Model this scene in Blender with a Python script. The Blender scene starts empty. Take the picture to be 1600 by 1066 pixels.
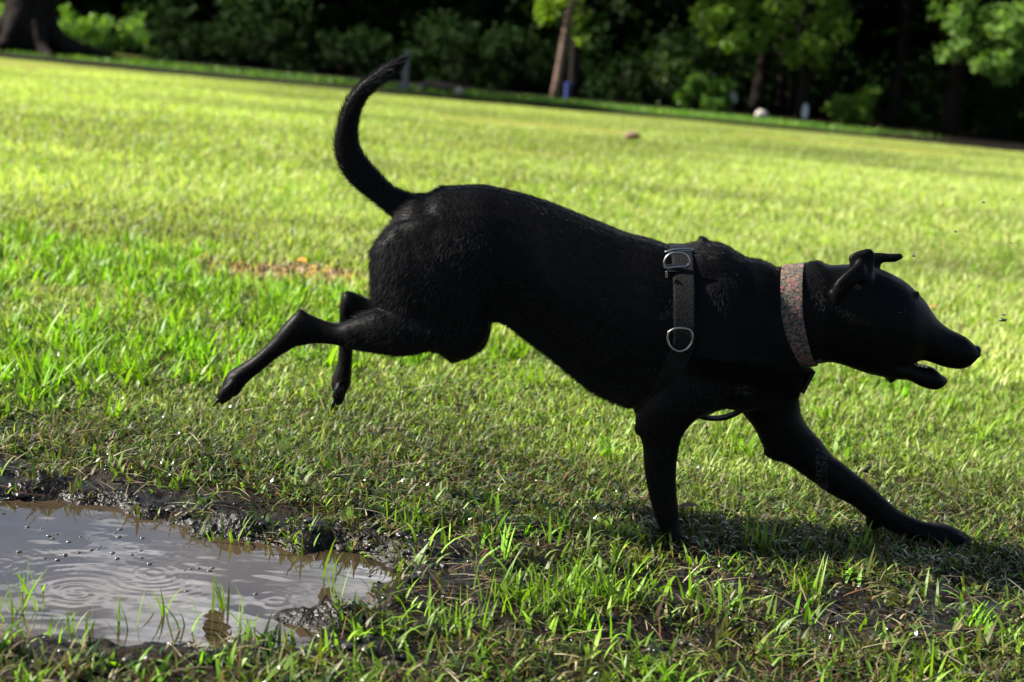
import bpy, bmesh, math, random
import numpy as np
from mathutils import Vector, Matrix
from mathutils.bvhtree import BVHTree
from mathutils.kdtree import KDTree

random.seed(7)
RNG = np.random.default_rng(11)
SC = bpy.context.scene
COL = SC.collection

# ------------------------------------------------------------------ camera
FPX, ROLL, PITCH = 2222.0, math.radians(5.3), math.radians(11.5)
D = 2.47                                   # distance of the dog's mid plane
r0 = np.array([1, 0, 0.]); u0 = np.array([0, math.sin(PITCH), math.cos(PITCH)])
FWD = np.array([0, math.cos(PITCH), -math.sin(PITCH)])
RT = r0 * math.cos(ROLL) + u0 * math.sin(ROLL)
UP = u0 * math.cos(ROLL) - r0 * math.sin(ROLL)


def ray(px, py):
    return FPX * FWD + RT * (px - 800) - UP * (py - 533)


_d = ray(1057, 853)
CAMH = -_d[2] / _d[1] * (D - .07)
CAM = np.array([0, 0, CAMH])


def P(px, py, y):
    """the place point seen at a photo position, at distance y"""
    d = ray(px, py)
    return CAM + d * (y / d[1])


def G(px, py, z=0.0):
    d = ray(px, py)
    return CAM + d * ((z - CAMH) / d[2])


def project(p):
    v = np.asarray(p) - CAM
    return 800 + FPX * (v @ RT) / (v @ FWD), 533 - FPX * (v @ UP) / (v @ FWD)


cd = bpy.data.cameras.new("camera"); cam = bpy.data.objects.new("camera", cd); COL.objects.link(cam)
cd.sensor_width = 36; cd.lens = 36 * FPX / 1600; cd.clip_start = .05; cd.clip_end = 2000
M = Matrix(((RT[0], UP[0], -FWD[0], 0), (RT[1], UP[1], -FWD[1], 0), (RT[2], UP[2], -FWD[2], CAMH), (0, 0, 0, 1)))
cam.matrix_world = M
cd.dof.use_dof = True
cd.dof.focus_distance = float((P(900, 480, D - .05) - CAM) @ FWD)
cd.dof.aperture_fstop = 4.0
SC.camera = cam

# ------------------------------------------------------------------ sky, sun, exposure
SUN_EL, SUN_AZ = math.radians(34), math.radians(3)     # azimuth: degrees behind the dog's plane, from the left
SV = np.array([-math.cos(SUN_EL) * math.cos(SUN_AZ), math.cos(SUN_EL) * math.sin(SUN_AZ), math.sin(SUN_EL)])
w = bpy.data.worlds.new("World"); SC.world = w; w.use_nodes = True
nt = w.node_tree; bg = nt.nodes["Background"]
sky = nt.nodes.new("ShaderNodeTexSky"); sky.sky_type = 'NISHITA'; sky.sun_disc = False
sky.sun_elevation = SUN_EL; sky.sun_rotation = math.atan2(SV[0], SV[1])
tc = nt.nodes.new("ShaderNodeTexCoord"); mp = nt.nodes.new("ShaderNodeMapping"); mp.inputs['Scale'].default_value = (1, 1, 2.5); mp.inputs['Location'].default_value = (0.35, 0.0, 0.1)
nz = nt.nodes.new("ShaderNodeTexNoise"); nz.inputs['Scale'].default_value = 4.2; nz.inputs['Detail'].default_value = 7
cr = nt.nodes.new("ShaderNodeValToRGB"); cr.color_ramp.elements[0].position = .49; cr.color_ramp.elements[1].position = .64
mx = nt.nodes.new("ShaderNodeMix"); mx.data_type = 'RGBA'; mx.inputs[7].default_value = (20, 20.5, 21.3, 1)
L = nt.links.new
L(tc.outputs['Generated'], mp.inputs['Vector']); L(mp.outputs[0], nz.inputs['Vector']); L(nz.outputs['Fac'], cr.inputs['Fac'])
sx = nt.nodes.new("ShaderNodeSeparateXYZ"); L(tc.outputs['Generated'], sx.inputs[0])          # unseen broken cloud for the puddle to mirror, kept low to limit fill
zr = nt.nodes.new("ShaderNodeMapRange"); zr.inputs[1].default_value = .42; zr.inputs[2].default_value = .56; zr.inputs[3].default_value = 1; zr.inputs[4].default_value = 0
L(sx.outputs['Z'], zr.inputs[0]); ml = nt.nodes.new("ShaderNodeMath"); ml.operation = 'MULTIPLY'; L(cr.outputs['Color'], ml.inputs[0]); L(zr.outputs[0], ml.inputs[1])
yr = nt.nodes.new("ShaderNodeMapRange"); yr.inputs[1].default_value = .15; yr.inputs[2].default_value = .5          # cloud confined to the wood side, keeping fill off the dog's flank
L(sx.outputs['Y'], yr.inputs[0]); m3 = nt.nodes.new("ShaderNodeMath"); m3.operation = 'MULTIPLY'; L(ml.outputs[0], m3.inputs[0]); L(yr.outputs[0], m3.inputs[1])
L(m3.outputs[0], mx.inputs[0]); L(sky.outputs[0], mx.inputs[6]); L(mx.outputs[2], bg.inputs['Color'])
bg.inputs['Strength'].default_value = .05
sl = bpy.data.lights.new("sun", 'SUN'); sun = bpy.data.objects.new("sun", sl); COL.objects.link(sun)
sl.energy = 5; sl.angle = math.radians(.53); sl.color = (1, .94, .84)
sun.rotation_euler = Vector(-SV).to_track_quat('-Z', 'Y').to_euler()
SC.view_settings.view_transform = 'Standard'; SC.view_settings.look = 'None'
SC.view_settings.exposure = 2.2; SC.view_settings.gamma = 1
try:
    SC.cycles.use_denoising = True
    SC.cycles.max_bounces = 6; SC.cycles.diffuse_bounces = 3; SC.cycles.glossy_bounces = 3; SC.cycles.transmission_bounces = 3
    SC.cycles.sample_clamp_indirect = 6
except Exception:
    pass


# ------------------------------------------------------------------ helpers
def material(name, base=(.5, .5, .5), rough=.5, spec=.5, metal=0., attr=False, noise=None, bump=None, transl=0., coat=0., sheen=0., rnoise=None):
    m = bpy.data.materials.new(name); m.use_nodes = True
    t = m.node_tree; b = t.nodes["Principled BSDF"]; out = t.nodes["Material Output"]
    b.inputs['Roughness'].default_value = rough; b.inputs['Specular IOR Level'].default_value = spec
    b.inputs['Metallic'].default_value = metal; b.inputs['Coat Weight'].default_value = coat
    b.inputs['Sheen Weight'].default_value = sheen
    src = None
    if attr:
        a = t.nodes.new("ShaderNodeAttribute"); a.attribute_name = "col"; src = a.outputs['Color']
    elif noise:
        c2, scale, lo, hi = noise
        g = t.nodes.new("ShaderNodeTexCoord"); n = t.nodes.new("ShaderNodeTexNoise"); n.inputs['Scale'].default_value = scale; n.inputs['Detail'].default_value = 8
        r = t.nodes.new("ShaderNodeValToRGB"); r.color_ramp.elements[0].position = lo; r.color_ramp.elements[1].position = hi
        r.color_ramp.elements[0].color = (*base, 1); r.color_ramp.elements[1].color = (*c2, 1)
        t.links.new(g.outputs['Object'], n.inputs['Vector']); t.links.new(n.outputs['Fac'], r.inputs['Fac']); src = r.outputs['Color']
    if src is not None:
        t.links.new(src, b.inputs['Base Color'])
    else:
        b.inputs['Base Color'].default_value = (*base, 1)
    if rnoise:
        g = t.nodes.new("ShaderNodeTexCoord"); n = t.nodes.new("ShaderNodeTexNoise"); n.inputs['Scale'].default_value = rnoise[0]
        mr = t.nodes.new("ShaderNodeMapRange"); mr.inputs[1].default_value = .35; mr.inputs[2].default_value = .65
        mr.inputs[3].default_value = rnoise[1]; mr.inputs[4].default_value = rnoise[2]
        t.links.new(g.outputs['Object'], n.inputs['Vector']); t.links.new(n.outputs['Fac'], mr.inputs[0]); t.links.new(mr.outputs[0], b.inputs['Roughness'])
    if bump:
        g = t.nodes.new("ShaderNodeTexCoord"); n = t.nodes.new("ShaderNodeTexNoise"); n.inputs['Scale'].default_value = bump[0]; n.inputs['Detail'].default_value = 8
        bp = t.nodes.new("ShaderNodeBump"); bp.inputs['Strength'].default_value = bump[1]; bp.inputs['Distance'].default_value = bump[2]
        t.links.new(g.outputs['Object'], n.inputs['Vector']); t.links.new(n.outputs['Fac'], bp.inputs['Height']); t.links.new(bp.outputs[0], b.inputs['Normal'])
    if transl > 0:
        tr = t.nodes.new("ShaderNodeBsdfTranslucent"); ms = t.nodes.new("ShaderNodeMixShader"); ms.inputs[0].default_value = transl
        if src is not None:
            # light that comes through a leaf is yellower
            mu = t.nodes.new("ShaderNodeMix"); mu.data_type = 'RGBA'; mu.blend_type = 'MULTIPLY'; mu.inputs[0].default_value = 1
            mu.inputs[7].default_value = (1.25, 1.35, .5, 1); t.links.new(src, mu.inputs[6]); t.links.new(mu.outputs[2], tr.inputs['Color'])
        else:
            tr.inputs['Color'].default_value = (*base, 1)
        t.links.new(b.outputs[0], ms.inputs[1]); t.links.new(tr.outputs[0], ms.inputs[2]); t.links.new(ms.outputs[0], out.inputs['Surface'])
    return m


def tag(o, label=None, cat=None, group=None, kind=None):
    if label: o["label"] = label
    if cat: o["category"] = cat
    if group: o["group"] = group
    if kind: o["kind"] = kind
    return o


def mesh_np(name, V, loops, sizes, mat=None, col=None, smooth=False, parent=None):
    V = np.ascontiguousarray(V, dtype=np.float32)
    me = bpy.data.meshes.new(name)
    me.vertices.add(len(V)); me.vertices.foreach_set("co", V.ravel())
    loops = np.asarray(loops, dtype=np.int32).ravel(); sizes = np.asarray(sizes, dtype=np.int32)
    me.loops.add(len(loops)); me.loops.foreach_set("vertex_index", loops)
    me.polygons.add(len(sizes)); me.polygons.foreach_set("loop_start", np.concatenate([[0], np.cumsum(sizes)[:-1]]).astype(np.int32))
    me.polygons.foreach_set("loop_total", sizes)
    me.update(calc_edges=True)
    if smooth: me.polygons.foreach_set("use_smooth", np.ones(len(sizes), dtype=bool))
    if col is not None:
        a = me.color_attributes.new("col", 'FLOAT_COLOR', 'POINT')
        c = np.ones((len(V), 4), dtype=np.float32); c[:, :3] = col; a.data.foreach_set("color", c.ravel())
    if mat: me.materials.append(mat)
    o = bpy.data.objects.new(name, me); COL.objects.link(o)
    if parent: o.parent = parent
    return o


def mesh_py(name, V, F, mat=None, smooth=True, parent=None):
    me = bpy.data.meshes.new(name); me.from_pydata([tuple(map(float, v)) for v in V], [], F); me.update()
    if smooth: me.polygons.foreach_set("use_smooth", [True] * len(me.polygons))
    if mat: me.materials.append(mat)
    o = bpy.data.objects.new(name, me); COL.objects.link(o)
    if parent: o.parent = parent
    return o


def empty(name, loc=(0, 0, 0)):
    o = bpy.data.objects.new(name, None); o.location = loc; COL.objects.link(o); return o


def vnoise(x, y, seed=0):
    """smooth value noise, 0..1"""
    xi = np.floor(x).astype(np.int64); yi = np.floor(y).astype(np.int64); fx = x - xi; fy = y - yi
    def h(a, b):
        n = (a * 374761393 + b * 668265263 + seed * 1442695041) & 0xffffffff
        n = ((n ^ (n >> 13)) * 1274126177) & 0xffffffff
        return ((n ^ (n >> 16)) & 0xffff) / 65535.
    u = fx * fx * (3 - 2 * fx); v = fy * fy * (3 - 2 * fy)
    return (h(xi, yi) * (1 - u) + h(xi + 1, yi) * u) * (1 - v) + (h(xi, yi + 1) * (1 - u) + h(xi + 1, yi + 1) * u) * v


def fbm(x, y, s, oct=4, seed=0):
    r = 0; a = 1; t = 0
    for k in range(oct):
        r = r + a * vnoise(x * s * 2 ** k + 17.3 * k, y * s * 2 ** k - 9.1 * k, seed + k); t += a; a *= .5
    return r / t


def poly_sdf(px, py, poly):
    """signed distance to a closed polygon, negative inside"""
    d2 = np.full(px.shape, 1e9); s = np.zeros(px.shape, dtype=bool)
    n = len(poly)
    for i in range(n):
        ax, ay = poly[i]; bx, by = poly[(i + 1) % n]
        ex, ey = bx - ax, by - ay
        t = np.clip(((px - ax) * ex + (py - ay) * ey) / (ex * ex + ey * ey + 1e-12), 0, 1)
        dx = px - ax - ex * t; dy = py - ay - ey * t
        d2 = np.minimum(d2, dx * dx + dy * dy)
        c = ((ay > py) != (by > py)) & (px < (bx - ax) * (py - ay) / (by - ay + 1e-12) + ax)
        s ^= c
    return np.where(s, -1, 1) * np.sqrt(d2)


def catmull(P0, n):
    P0 = np.asarray(P0, float); k = len(P0)
    t = np.linspace(0, k - 1, n); i = np.minimum(t.astype(int), k - 2); f = (t - i)[:, None]
    a = P0[np.maximum(i - 1, 0)]; b = P0[i]; c = P0[i + 1]; d = P0[np.minimum(i + 2, k - 1)]
    return .5 * (2 * b + (c - a) * f + (2 * a - 5 * b + 4 * c - d) * f * f + (3 * b - a - 3 * c + d) * f ** 3)


def loft(rings, cap=True):
    """rings: list of (n,3) arrays -> V, F"""
    m = len(rings); n = len(rings[0]); V = np.concatenate(rings); F = []
    for i in range(m - 1):
        for j in range(n):
            k = (j + 1) % n
            F.append((i * n + j, i * n + k, (i + 1) * n + k, (i + 1) * n + j))
    if cap:
        V = np.vstack([V, rings[0].mean(0), rings[-1].mean(0)]); a = m * n
        for j in range(n):
            k = (j + 1) % n
            F.append((a, k, j)); F.append((a + 1, (m - 1) * n + j, (m - 1) * n + k))
    return V, F


def tube(path, rad, n=8, closed=False):
    path = np.asarray(path, float); m = len(path)
    rad = np.broadcast_to(np.asarray(rad, float), (m,))
    rings = []; ref = np.array([0.1, 1, 0.2]); ref /= np.linalg.norm(ref)
    for i in range(m):
        a = path[(i - 1) % m] if closed else path[max(i - 1, 0)]; b = path[(i + 1) % m] if closed else path[min(i + 1, m - 1)]
        t = b - a; t /= np.linalg.norm(t) + 1e-12
        u = np.cross(t, ref); u /= np.linalg.norm(u) + 1e-12; v = np.cross(t, u)
        an = np.arange(n) * 2 * math.pi / n
        rings.append(path[i] + rad[i] * (np.cos(an)[:, None] * u + np.sin(an)[:, None] * v))
    if closed:
        V = np.concatenate(rings); F = []
        for i in range(m):
            for j in range(n):
                k = (j + 1) % n; i2 = (i + 1) % m
                F.append((i * n + j, i * n + k, i2 * n + k, i2 * n + j))
        return V, F
    return loft(rings)


def join(parts):
    V = []; F = []; o = 0
    for v, f in parts:
        V.append(v); F += [tuple(i + o for i in q) for q in f]; o += len(v)
    return np.concatenate(V), F


# ------------------------------------------------------------------ ground
EDGE = 22.6                                        # far edge of the mown lawn
pud = [(-420, 790), (-200, 785), (0, 790), (90, 788), (180, 800), (255, 812), (320, 838), (400, 855), (470, 864), (520, 862), (590, 876),
       (610, 900), (580, 925), (545, 948), (505, 975), (470, 1012), (430, 1010), (380, 1000), (300, 1005), (200, 1008), (120, 1005), (0, 1000), (-200, 985), (-420, 970)]
PUD = [tuple(G(a, b, -.02)[:2]) for a, b in pud]
mud = [(-500, 690), (0, 712), (120, 735), (260, 760), (400, 790), (540, 800), (700, 835), (880, 862), (1060, 880), (1200, 895), (1400, 915), (1560, 905), (1750, 890),
       (1750, 940), (1500, 985), (1300, 1000), (1100, 1010), (960, 1010), (800, 1000), (640, 1040), (480, 1040), (300, 1030), (0, 1035), (-500, 1030)]
MUD = [tuple(G(a, b)[:2]) for a, b in mud]
TRANS = [tuple(G(a, b)[:2]) for a, b in [(-500, 640), (0, 640), (300, 690), (600, 720), (900, 760), (1200, 800), (1700, 800), (1750, 1200), (-500, 1200)]]


def pudsd(x, y):
    return poly_sdf(x, y, PUD) + .03 * (fbm(x, y, 22, 3, 5) - .5)


def height(x, y):
    near = np.clip((6 - np.hypot(x, y - 2.5)) / 3, 0, 1)
    z = (fbm(x, y, 3, 3, 1) - .5) * .03 * near + (fbm(x, y, .35, 3, 2) - .5) * .10 * np.clip((y - 4) / 6, 0, 1) * np.clip((26 - y) / 6, 0, 1)
    m = poly_sdf(x, y, MUD)
    mm = np.clip(-m / .06 + .6, 0, 1) * near
    z += mm * ((fbm(x, y, 16, 5, 9) - .55) * .042 + (fbm(x, y, 95, 2, 19) - .5) * .010)
    s = pudsd(x, y)
    z -= np.clip(.62 - s / .08, 0, 1) * .046 * near
    # a mud islet near the right end of the puddle
    ix, iy = G(488, 948)[:2]
    z += .046 * np.exp(-(((x - ix) / .060) ** 2 + ((y - iy) / .035) ** 2)) * (.4 + 1.1 * fbm(x, y, 50, 3, 3))
    # a shallow dip added under the painted tree shade beyond the lawn
    z -= .10 * np.exp(-((y - EDGE - 1.1 - .02 * x) / .7) ** 2)
    return z


def axis(segs):
    out = []
    for a, b, st in segs:
        out.append(np.arange(a, b, st))
    return np.concatenate(out)


gx = axis([(-1.8, 1.8, .011)]); gr = [1.8]
while gr[-1] < 900: gr.append(gr[-1] + max(.012, (gr[-1] - 1.7) * .09))
gx = np.concatenate([-np.array(gr)[::-1], gx[1:], gr])
gy = axis([(1.25, 3.6, .011)]); gr = [3.6]
while gr[-1] < 24: gr.append(gr[-1] + .012 + (gr[-1] - 3.5) * .03)
while gr[-1] < 1200: gr.append(gr[-1] * 1.08)
gl = [1.25]
while gl[-1] > -60: gl.append(gl[-1] - .02 - abs(gl[-1] - 1.3) * .15)
gy = np.concatenate([np.array(gl)[::-1], gy[1:], gr])
X, Y = np.meshgrid(gx, gy); Z = height(X, Y)
nx, ny = len(gx), len(gy)
ii, jj = np.meshgrid(np.arange(ny - 1), np.arange(nx - 1), indexing='ij')
q = (ii * nx + jj).ravel()
Fq = np.stack([q, q + 1, q + nx + 1, q + nx], 1)
xs, ys = X.ravel(), Y.ravel()
md = poly_sdf(xs, ys, MUD); wet = np.clip(.5 - md / .10 + (fbm(xs, ys, 8, 3, 21) - .5) * 1.6, 0, 1) * (np.hypot(xs, ys - 2.5) < 4)
litter_shade = np.clip((ys - EDGE - .02 * xs + (fbm(xs, ys, 1.2, 3, 4) - .5) * 1.3) / .25, 0, 1)  # ground beyond the lawn: leaf litter with the tree shade painted in near-black
strip = np.clip(1 - np.abs(ys - 26.2) / 1.15, 0, 1) ** .5 * (ys > EDGE) * (xs < 6.0)
soil = np.array([.010, .008, .005]); green = np.array([.14, .15, .030]); mudc = np.array([.006, .0045, .003]); leaf_shadec = np.array([.006, .005, .004]); strc = np.array([.05, .10, .012])
far = np.clip((ys - 5) / 8, 0, 1)[:, None]
c = soil * (1 - far) + green * far
c = c * (.75 + .5 * fbm(xs, ys, 30, 2, 6))[:, None]
c = c * (1 - wet[:, None]) + mudc * wet[:, None] * (.7 + .6 * fbm(xs, ys, 40, 2, 8))[:, None]
c = c * (1 - litter_shade[:, None]) + leaf_shadec * litter_shade[:, None]
dirt = np.exp(-(((xs - 6.6) / 1.3) ** 2 + ((ys - 28.0) / 1.0) ** 2))[:, None]
c = c * (1 - strip[:, None]) + strc * strip[:, None]
c = c * (1 - dirt) + np.array([.11, .06, .035]) * dirt
gm = bpy.data.materials.new("ground"); gm.use_nodes = True
t = gm.node_tree; b = t.nodes["Principled BSDF"]
a = t.nodes.new("ShaderNodeAttribute"); a.attribute_name = "col"; t.links.new(a.outputs['Color'], b.inputs['Base Color'])
wa = t.nodes.new("ShaderNodeAttribute"); wa.attribute_name = "wet"
mr = t.nodes.new("ShaderNodeMapRange"); mr.inputs[3].default_value = .9; mr.inputs[4].default_value = .3; t.links.new(wa.outputs['Fac'], mr.inputs[0]); t.links.new(mr.outputs[0], b.inputs['Roughness'])
mr = t.nodes.new("ShaderNodeMapRange"); mr.inputs[3].default_value = .03; mr.inputs[4].default_value = .14; t.links.new(wa.outputs['Fac'], mr.inputs[0]); t.links.new(mr.outputs[0], b.inputs['Specular IOR Level'])
tcn = t.nodes.new("ShaderNodeTexCoord"); n = t.nodes.new("ShaderNodeTexNoise"); n.inputs['Scale'].default_value = 90; n.inputs['Detail'].default_value = 5
bp = t.nodes.new("ShaderNodeBump"); bp.inputs['Strength'].default_value = .9; bp.inputs['Distance'].default_value = .008
t.links.new(tcn.outputs['Object'], n.inputs['Vector']); t.links.new(n.outputs['Fac'], bp.inputs['Height']); t.links.new(bp.outputs[0], b.inputs['Normal'])
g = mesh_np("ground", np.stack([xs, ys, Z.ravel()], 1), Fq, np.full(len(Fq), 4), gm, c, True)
wat = g.data.attributes.new("wet", 'FLOAT', 'POINT'); wat.data.foreach_set("value", wet.astype(np.float32))
tag(g, kind="structure")

# the puddle
WZ = -.020
wx = np.arange(-1.9, .1, .006); wy = np.arange(1.45, 2.75, .006)
X, Y = np.meshgrid(wx, wy); keep = pudsd(X, Y) < .05
Zw = np.zeros_like(X)
for (a_, b_, A, lam, R) in [(240, 897, .0008, .015, .05), (206, 856, .0007, .013, .04), (0, 882, .0009, .014, .06), (15, 816, .0006, .012, .05), (120, 925, .0004, .020, .09),
                            (330, 884, .0004, .014, .04), (430, 940, .0004, .022, .07), (80, 850, .0004, .012, .05)]:
    cx, cy = G(a_, b_, WZ)[:2]; r = np.hypot(X - cx, Y - cy)
    Zw += .5 * A * (.15 + 1.3 * np.clip(fbm(X, Y, 7, 2, int(a_) % 50) * 1.6 - .4, 0, 1)) * np.cos(r / lam * 2 * math.pi) * np.exp(-r / R) * (1 - np.exp(-(r / .01) ** 2) * .5)
Zw += (fbm(X, Y, 9, 3, 31) - .5) * .0012 + (fbm(X * .4, Y, 45, 2, 33) - .5) * .0005
nx = len(wx); ii, jj = np.meshgrid(np.arange(len(wy) - 1), np.arange(nx - 1), indexing='ij')
kk = keep[:-1, :-1] & keep[1:, 1:] & keep[:-1, 1:] & keep[1:, :-1]
q = (ii * nx + jj)[kk]
Fq = np.stack([q, q + 1, q + nx + 1, q + nx], 1)
u, inv = np.unique(Fq, return_inverse=True)
V = np.stack([X.ravel(), Y.ravel(), Zw.ravel() + WZ], 1)[u]
wm = material("muddy_water", (.036, .025, .014), .02, .5, noise=((.018, .013, .008), 3, .4, .65))
wm.node_tree.nodes["Principled BSDF"].inputs['IOR'].default_value = 1.45
tag(mesh_np("water", V, inv.reshape(Fq.shape), np.full(len(Fq), 4), wm, None, True), kind="structure")


# ------------------------------------------------------------------ grass
def blades(name, x, y, h, wd, col, lean, segs=3, mat=None, z0=None, head=None, twist=1.0, bend=.65):
    n = len(x)
    z = height(x, y) if z0 is None else z0
    head = RNG.uniform(0, 2 * math.pi, n) if head is None else head
    dx, dy = np.cos(head), np.sin(head)
    tw = head + math.pi / 2 + RNG.normal(0, .5, n) * twist
    wx_, wy_ = np.cos(tw), np.sin(tw)
    nv = 2 * segs + 1
    V = np.zeros((n, nv, 3), dtype=np.float32)
    ts = np.linspace(0, 1, segs + 1)
    for k, tt in enumerate(ts):
        ang = lean * (1 - bend + bend * tt)              # bends over towards the tip
        rx = h * tt * np.sin(ang); rz = h * tt * np.cos(ang)
        cx = x + dx * rx; cy = y + dy * rx; cz = z - .004 + rz
        wk = wd * (.75 + .6 * tt - 1.35 * tt * tt) * .5 * (1 if k < segs else 0)
        if k < segs:
            V[:, 2 * k] = np.stack([cx - wx_ * wk, cy - wy_ * wk, cz], 1)
            V[:, 2 * k + 1] = np.stack([cx + wx_ * wk, cy + wy_ * wk, cz], 1)
        else:
            V[:, 2 * k] = np.stack([cx, cy, cz], 1)
    base = (np.arange(n) * nv)[:, None]
    pat = []; sz = []
    for k in range(segs - 1):
        pat += [2 * k, 2 * k + 1, 2 * k + 3, 2 * k + 2]; sz.append(4)
    k = segs - 1
    pat += [2 * k, 2 * k + 1, 2 * k + 2]; sz.append(3)
    loops = (base + np.array(pat)[None]).ravel(); sizes = np.tile(sz, n)
    C = np.repeat(col, nv, axis=0)
    return mesh_np(name, V.reshape(-1, 3), loops, sizes, mat, C)


GM = material("grass_blade", rough=.5, spec=.28, attr=True, transl=.45)
WM = material("wet_blade", rough=.22, spec=.3, attr=True, transl=.3)
TH = material("dry_blade", rough=.6, spec=.3, attr=True, transl=.15)


def mixc(n, cols, wts):
    cols = np.array(cols); k = RNG.choice(len(cols), n, p=np.array(wts) / sum(wts))
    return cols[k] * RNG.uniform(.75, 1.25, (n, 1))


def region(y0, y1, dens, side=.46, xo=.35):
    A = (y1 - y0) * (side * (y0 + y1) + 2 * xo)
    n = int(A * dens)
    y = RNG.uniform(y0, y1, int(n * 1.6)); x = RNG.uniform(-1, 1, len(y)) * (side * y1 + xo)
    k = np.abs(x) < side * y + xo
    return x[k][:n], y[k][:n]


BR = (.125, .225, .010); MG = (.085, .15, .018); YL = (.23, .31, .07); OL = (.060, .066, .013); DG = (.018, .042, .007); ST = (.15, .12, .06); BN = (.045, .028, .015); TP = (.32, .34, .13)
# far lawn
x, y = region(8, EDGE + 2.6, 1900)
pt = fbm(x, y, .5, 3, 40)
n = len(x); col = mixc(n, [YL, TP, BR, ST], [.5, .4, .15, .14]); col *= (.30 + 1.2 * fbm(x * .45, y, .75, 3, 47) + .15 * pt)[:, None]
k = fbm(x * .3, y, .9, 2, 44) > .28
k &= ~((y > EDGE - .3) & (RNG.uniform(size=n) < .15 + (y - EDGE + .3 + (fbm(x, y, 1.2, 3, 4) - .5) * 1.3) * 2.2))
k &= ~((y > EDGE + .5) & (fbm(x, y, 2.0, 2, 93) < .62))
tag(blades("grass", x[k], y[k], RNG.uniform(.03, .065, k.sum()) * np.clip((EDGE + 1 - y[k]) / 6, .3, 1), RNG.uniform(.009, .015, k.sum()), col[k], np.abs(RNG.normal(.5, .35, k.sum())), 2, GM),
    "sunlit mown lawn stretching away to the trees", "grass", kind="stuff")
# middle lawn
x, y = region(4.0, 8.0, 5200)
n = len(x); pt = fbm(x, y, .9, 3, 41)
col = mixc(n, [YL, TP, BR, ST], [.5, .42, .2, .14]) * (.55 + .95 * pt)[:, None]
BARE = G(455, 425)
def bareness(x, y): return np.exp(-(((x - BARE[0]) / .30) ** 2 + ((y - BARE[1] - .2 * (x - BARE[0])) / .20) ** 2)) * (.5 + fbm(x, y, 6, 2, 90))
bare = bareness(x, y) > RNG.uniform(.15, .8, n)
col[bare] = np.array([.36, .24, .15]) * RNG.uniform(.7, 1.2, (bare.sum(), 1))
tag(blades("grass", x, y, RNG.uniform(.025, .055, n) * (.7 + .7 * pt) * np.where(bare, .6, 1), RNG.uniform(.005, .009, n), col, np.abs(RNG.normal(.55, .35, n)), 2, GM),
    "bright yellow green short grass behind the dog", "grass", kind="stuff")
# near lawn
x, y = region(1.3, 4.2, 30000, xo=.45)
n = len(x); m_ = poly_sdf(x, y, MUD); tr = poly_sdf(x, y, TRANS); ps = pudsd(x, y)
pt = fbm(x, y, 2.2, 3, 42); fine = fbm(x, y, 11, 2, 43)
inmud = np.clip(-m_ / .09 + .5, 0, 1) * np.clip(.95 - .35 * (x + .15), .74, 1.15)
keep = RNG.uniform(size=n) < np.clip(1.02 - inmud * .85 + (fine - .53) * 2.6 * inmud - .3 * (x < -.3) * inmud, .0, 1) * (.55 + .9 * (fine > .45))
keep &= (ps > .012)
keep &= ~((y < 2.25) & (RNG.uniform(size=n) < .5))
keep &= ~((RNG.uniform(size=n) < .60 - .5 * (fine > .55)) & (tr < 0))
x, y, m_, tr, pt, fine, inmud = [v[keep] for v in (x, y, m_, tr, pt, fine, inmud)]; n = len(x)
good = mixc(n, [YL, MG, BR, ST, OL, TP], [.42, .14, .32, .12, .12, .12]); poor = mixc(n, [OL, DG, MG, ST, BN, YL], [.34, .26, .13, .07, .26, .04])
f = np.clip(tr / .45 + .15 + (pt - .5) * 1.8, 0, 1)[:, None] * (1 - inmud[:, None])
col = good * f + poor * (1 - f)
bare = bareness(x, y) > RNG.uniform(.15, .8, n)
col[bare] = np.array([.30, .17, .11]) * RNG.uniform(.7, 1.2, (bare.sum(), 1))
broad = RNG.uniform(size=n) < .42
tag(blades("grass", x, y, RNG.uniform(.014, .042, n) * (.6 + .8 * pt) * np.where(bare, .6, 1), np.where(broad, RNG.uniform(.005, .009, n), RNG.uniform(.002, .0045, n)), col, np.abs(RNG.normal(.85, .5, n)) + .25 * broad, 3, GM),
    "short patchy grass around the mud under the dog", "grass", kind="stuff")


# low creeping leaves that knit the turf together near the mud
x, y = region(1.3, 3.5, 15000, xo=.45); n = len(x)
m_ = poly_sdf(x, y, MUD); tr = poly_sdf(x, y, TRANS); ps = pudsd(x, y); fine = fbm(x, y, 9, 3, 143)
k = (ps > .008) & (RNG.uniform(size=n) < np.clip(1 - np.clip(-m_ / .08 + .6, 0, 1) * np.clip(1.05 - .6 * (x + .3), .72, 1.9) + (fine - .5) * 2.2, 0, 1)) & ((tr < .15) | (RNG.uniform(size=n) < .4)) & ((y > 2.25) | (RNG.uniform(size=n) < .5))
x, y = x[k], y[k]; n = len(x)
tag(blades("grass", x, y, RNG.uniform(.012, .034, n), RNG.uniform(.003, .0065, n), mixc(n, [OL, DG, MG, BN, ST, (.10, .15, .02)], [.35, .3, .16, .2, .08, .12]), RNG.uniform(.9, 1.6, n), 2, WM,
           z0=height(x, y) + RNG.uniform(0, .016, n)), "low creeping dark grass leaves beside the mud", "grass", kind="stuff")


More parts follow.
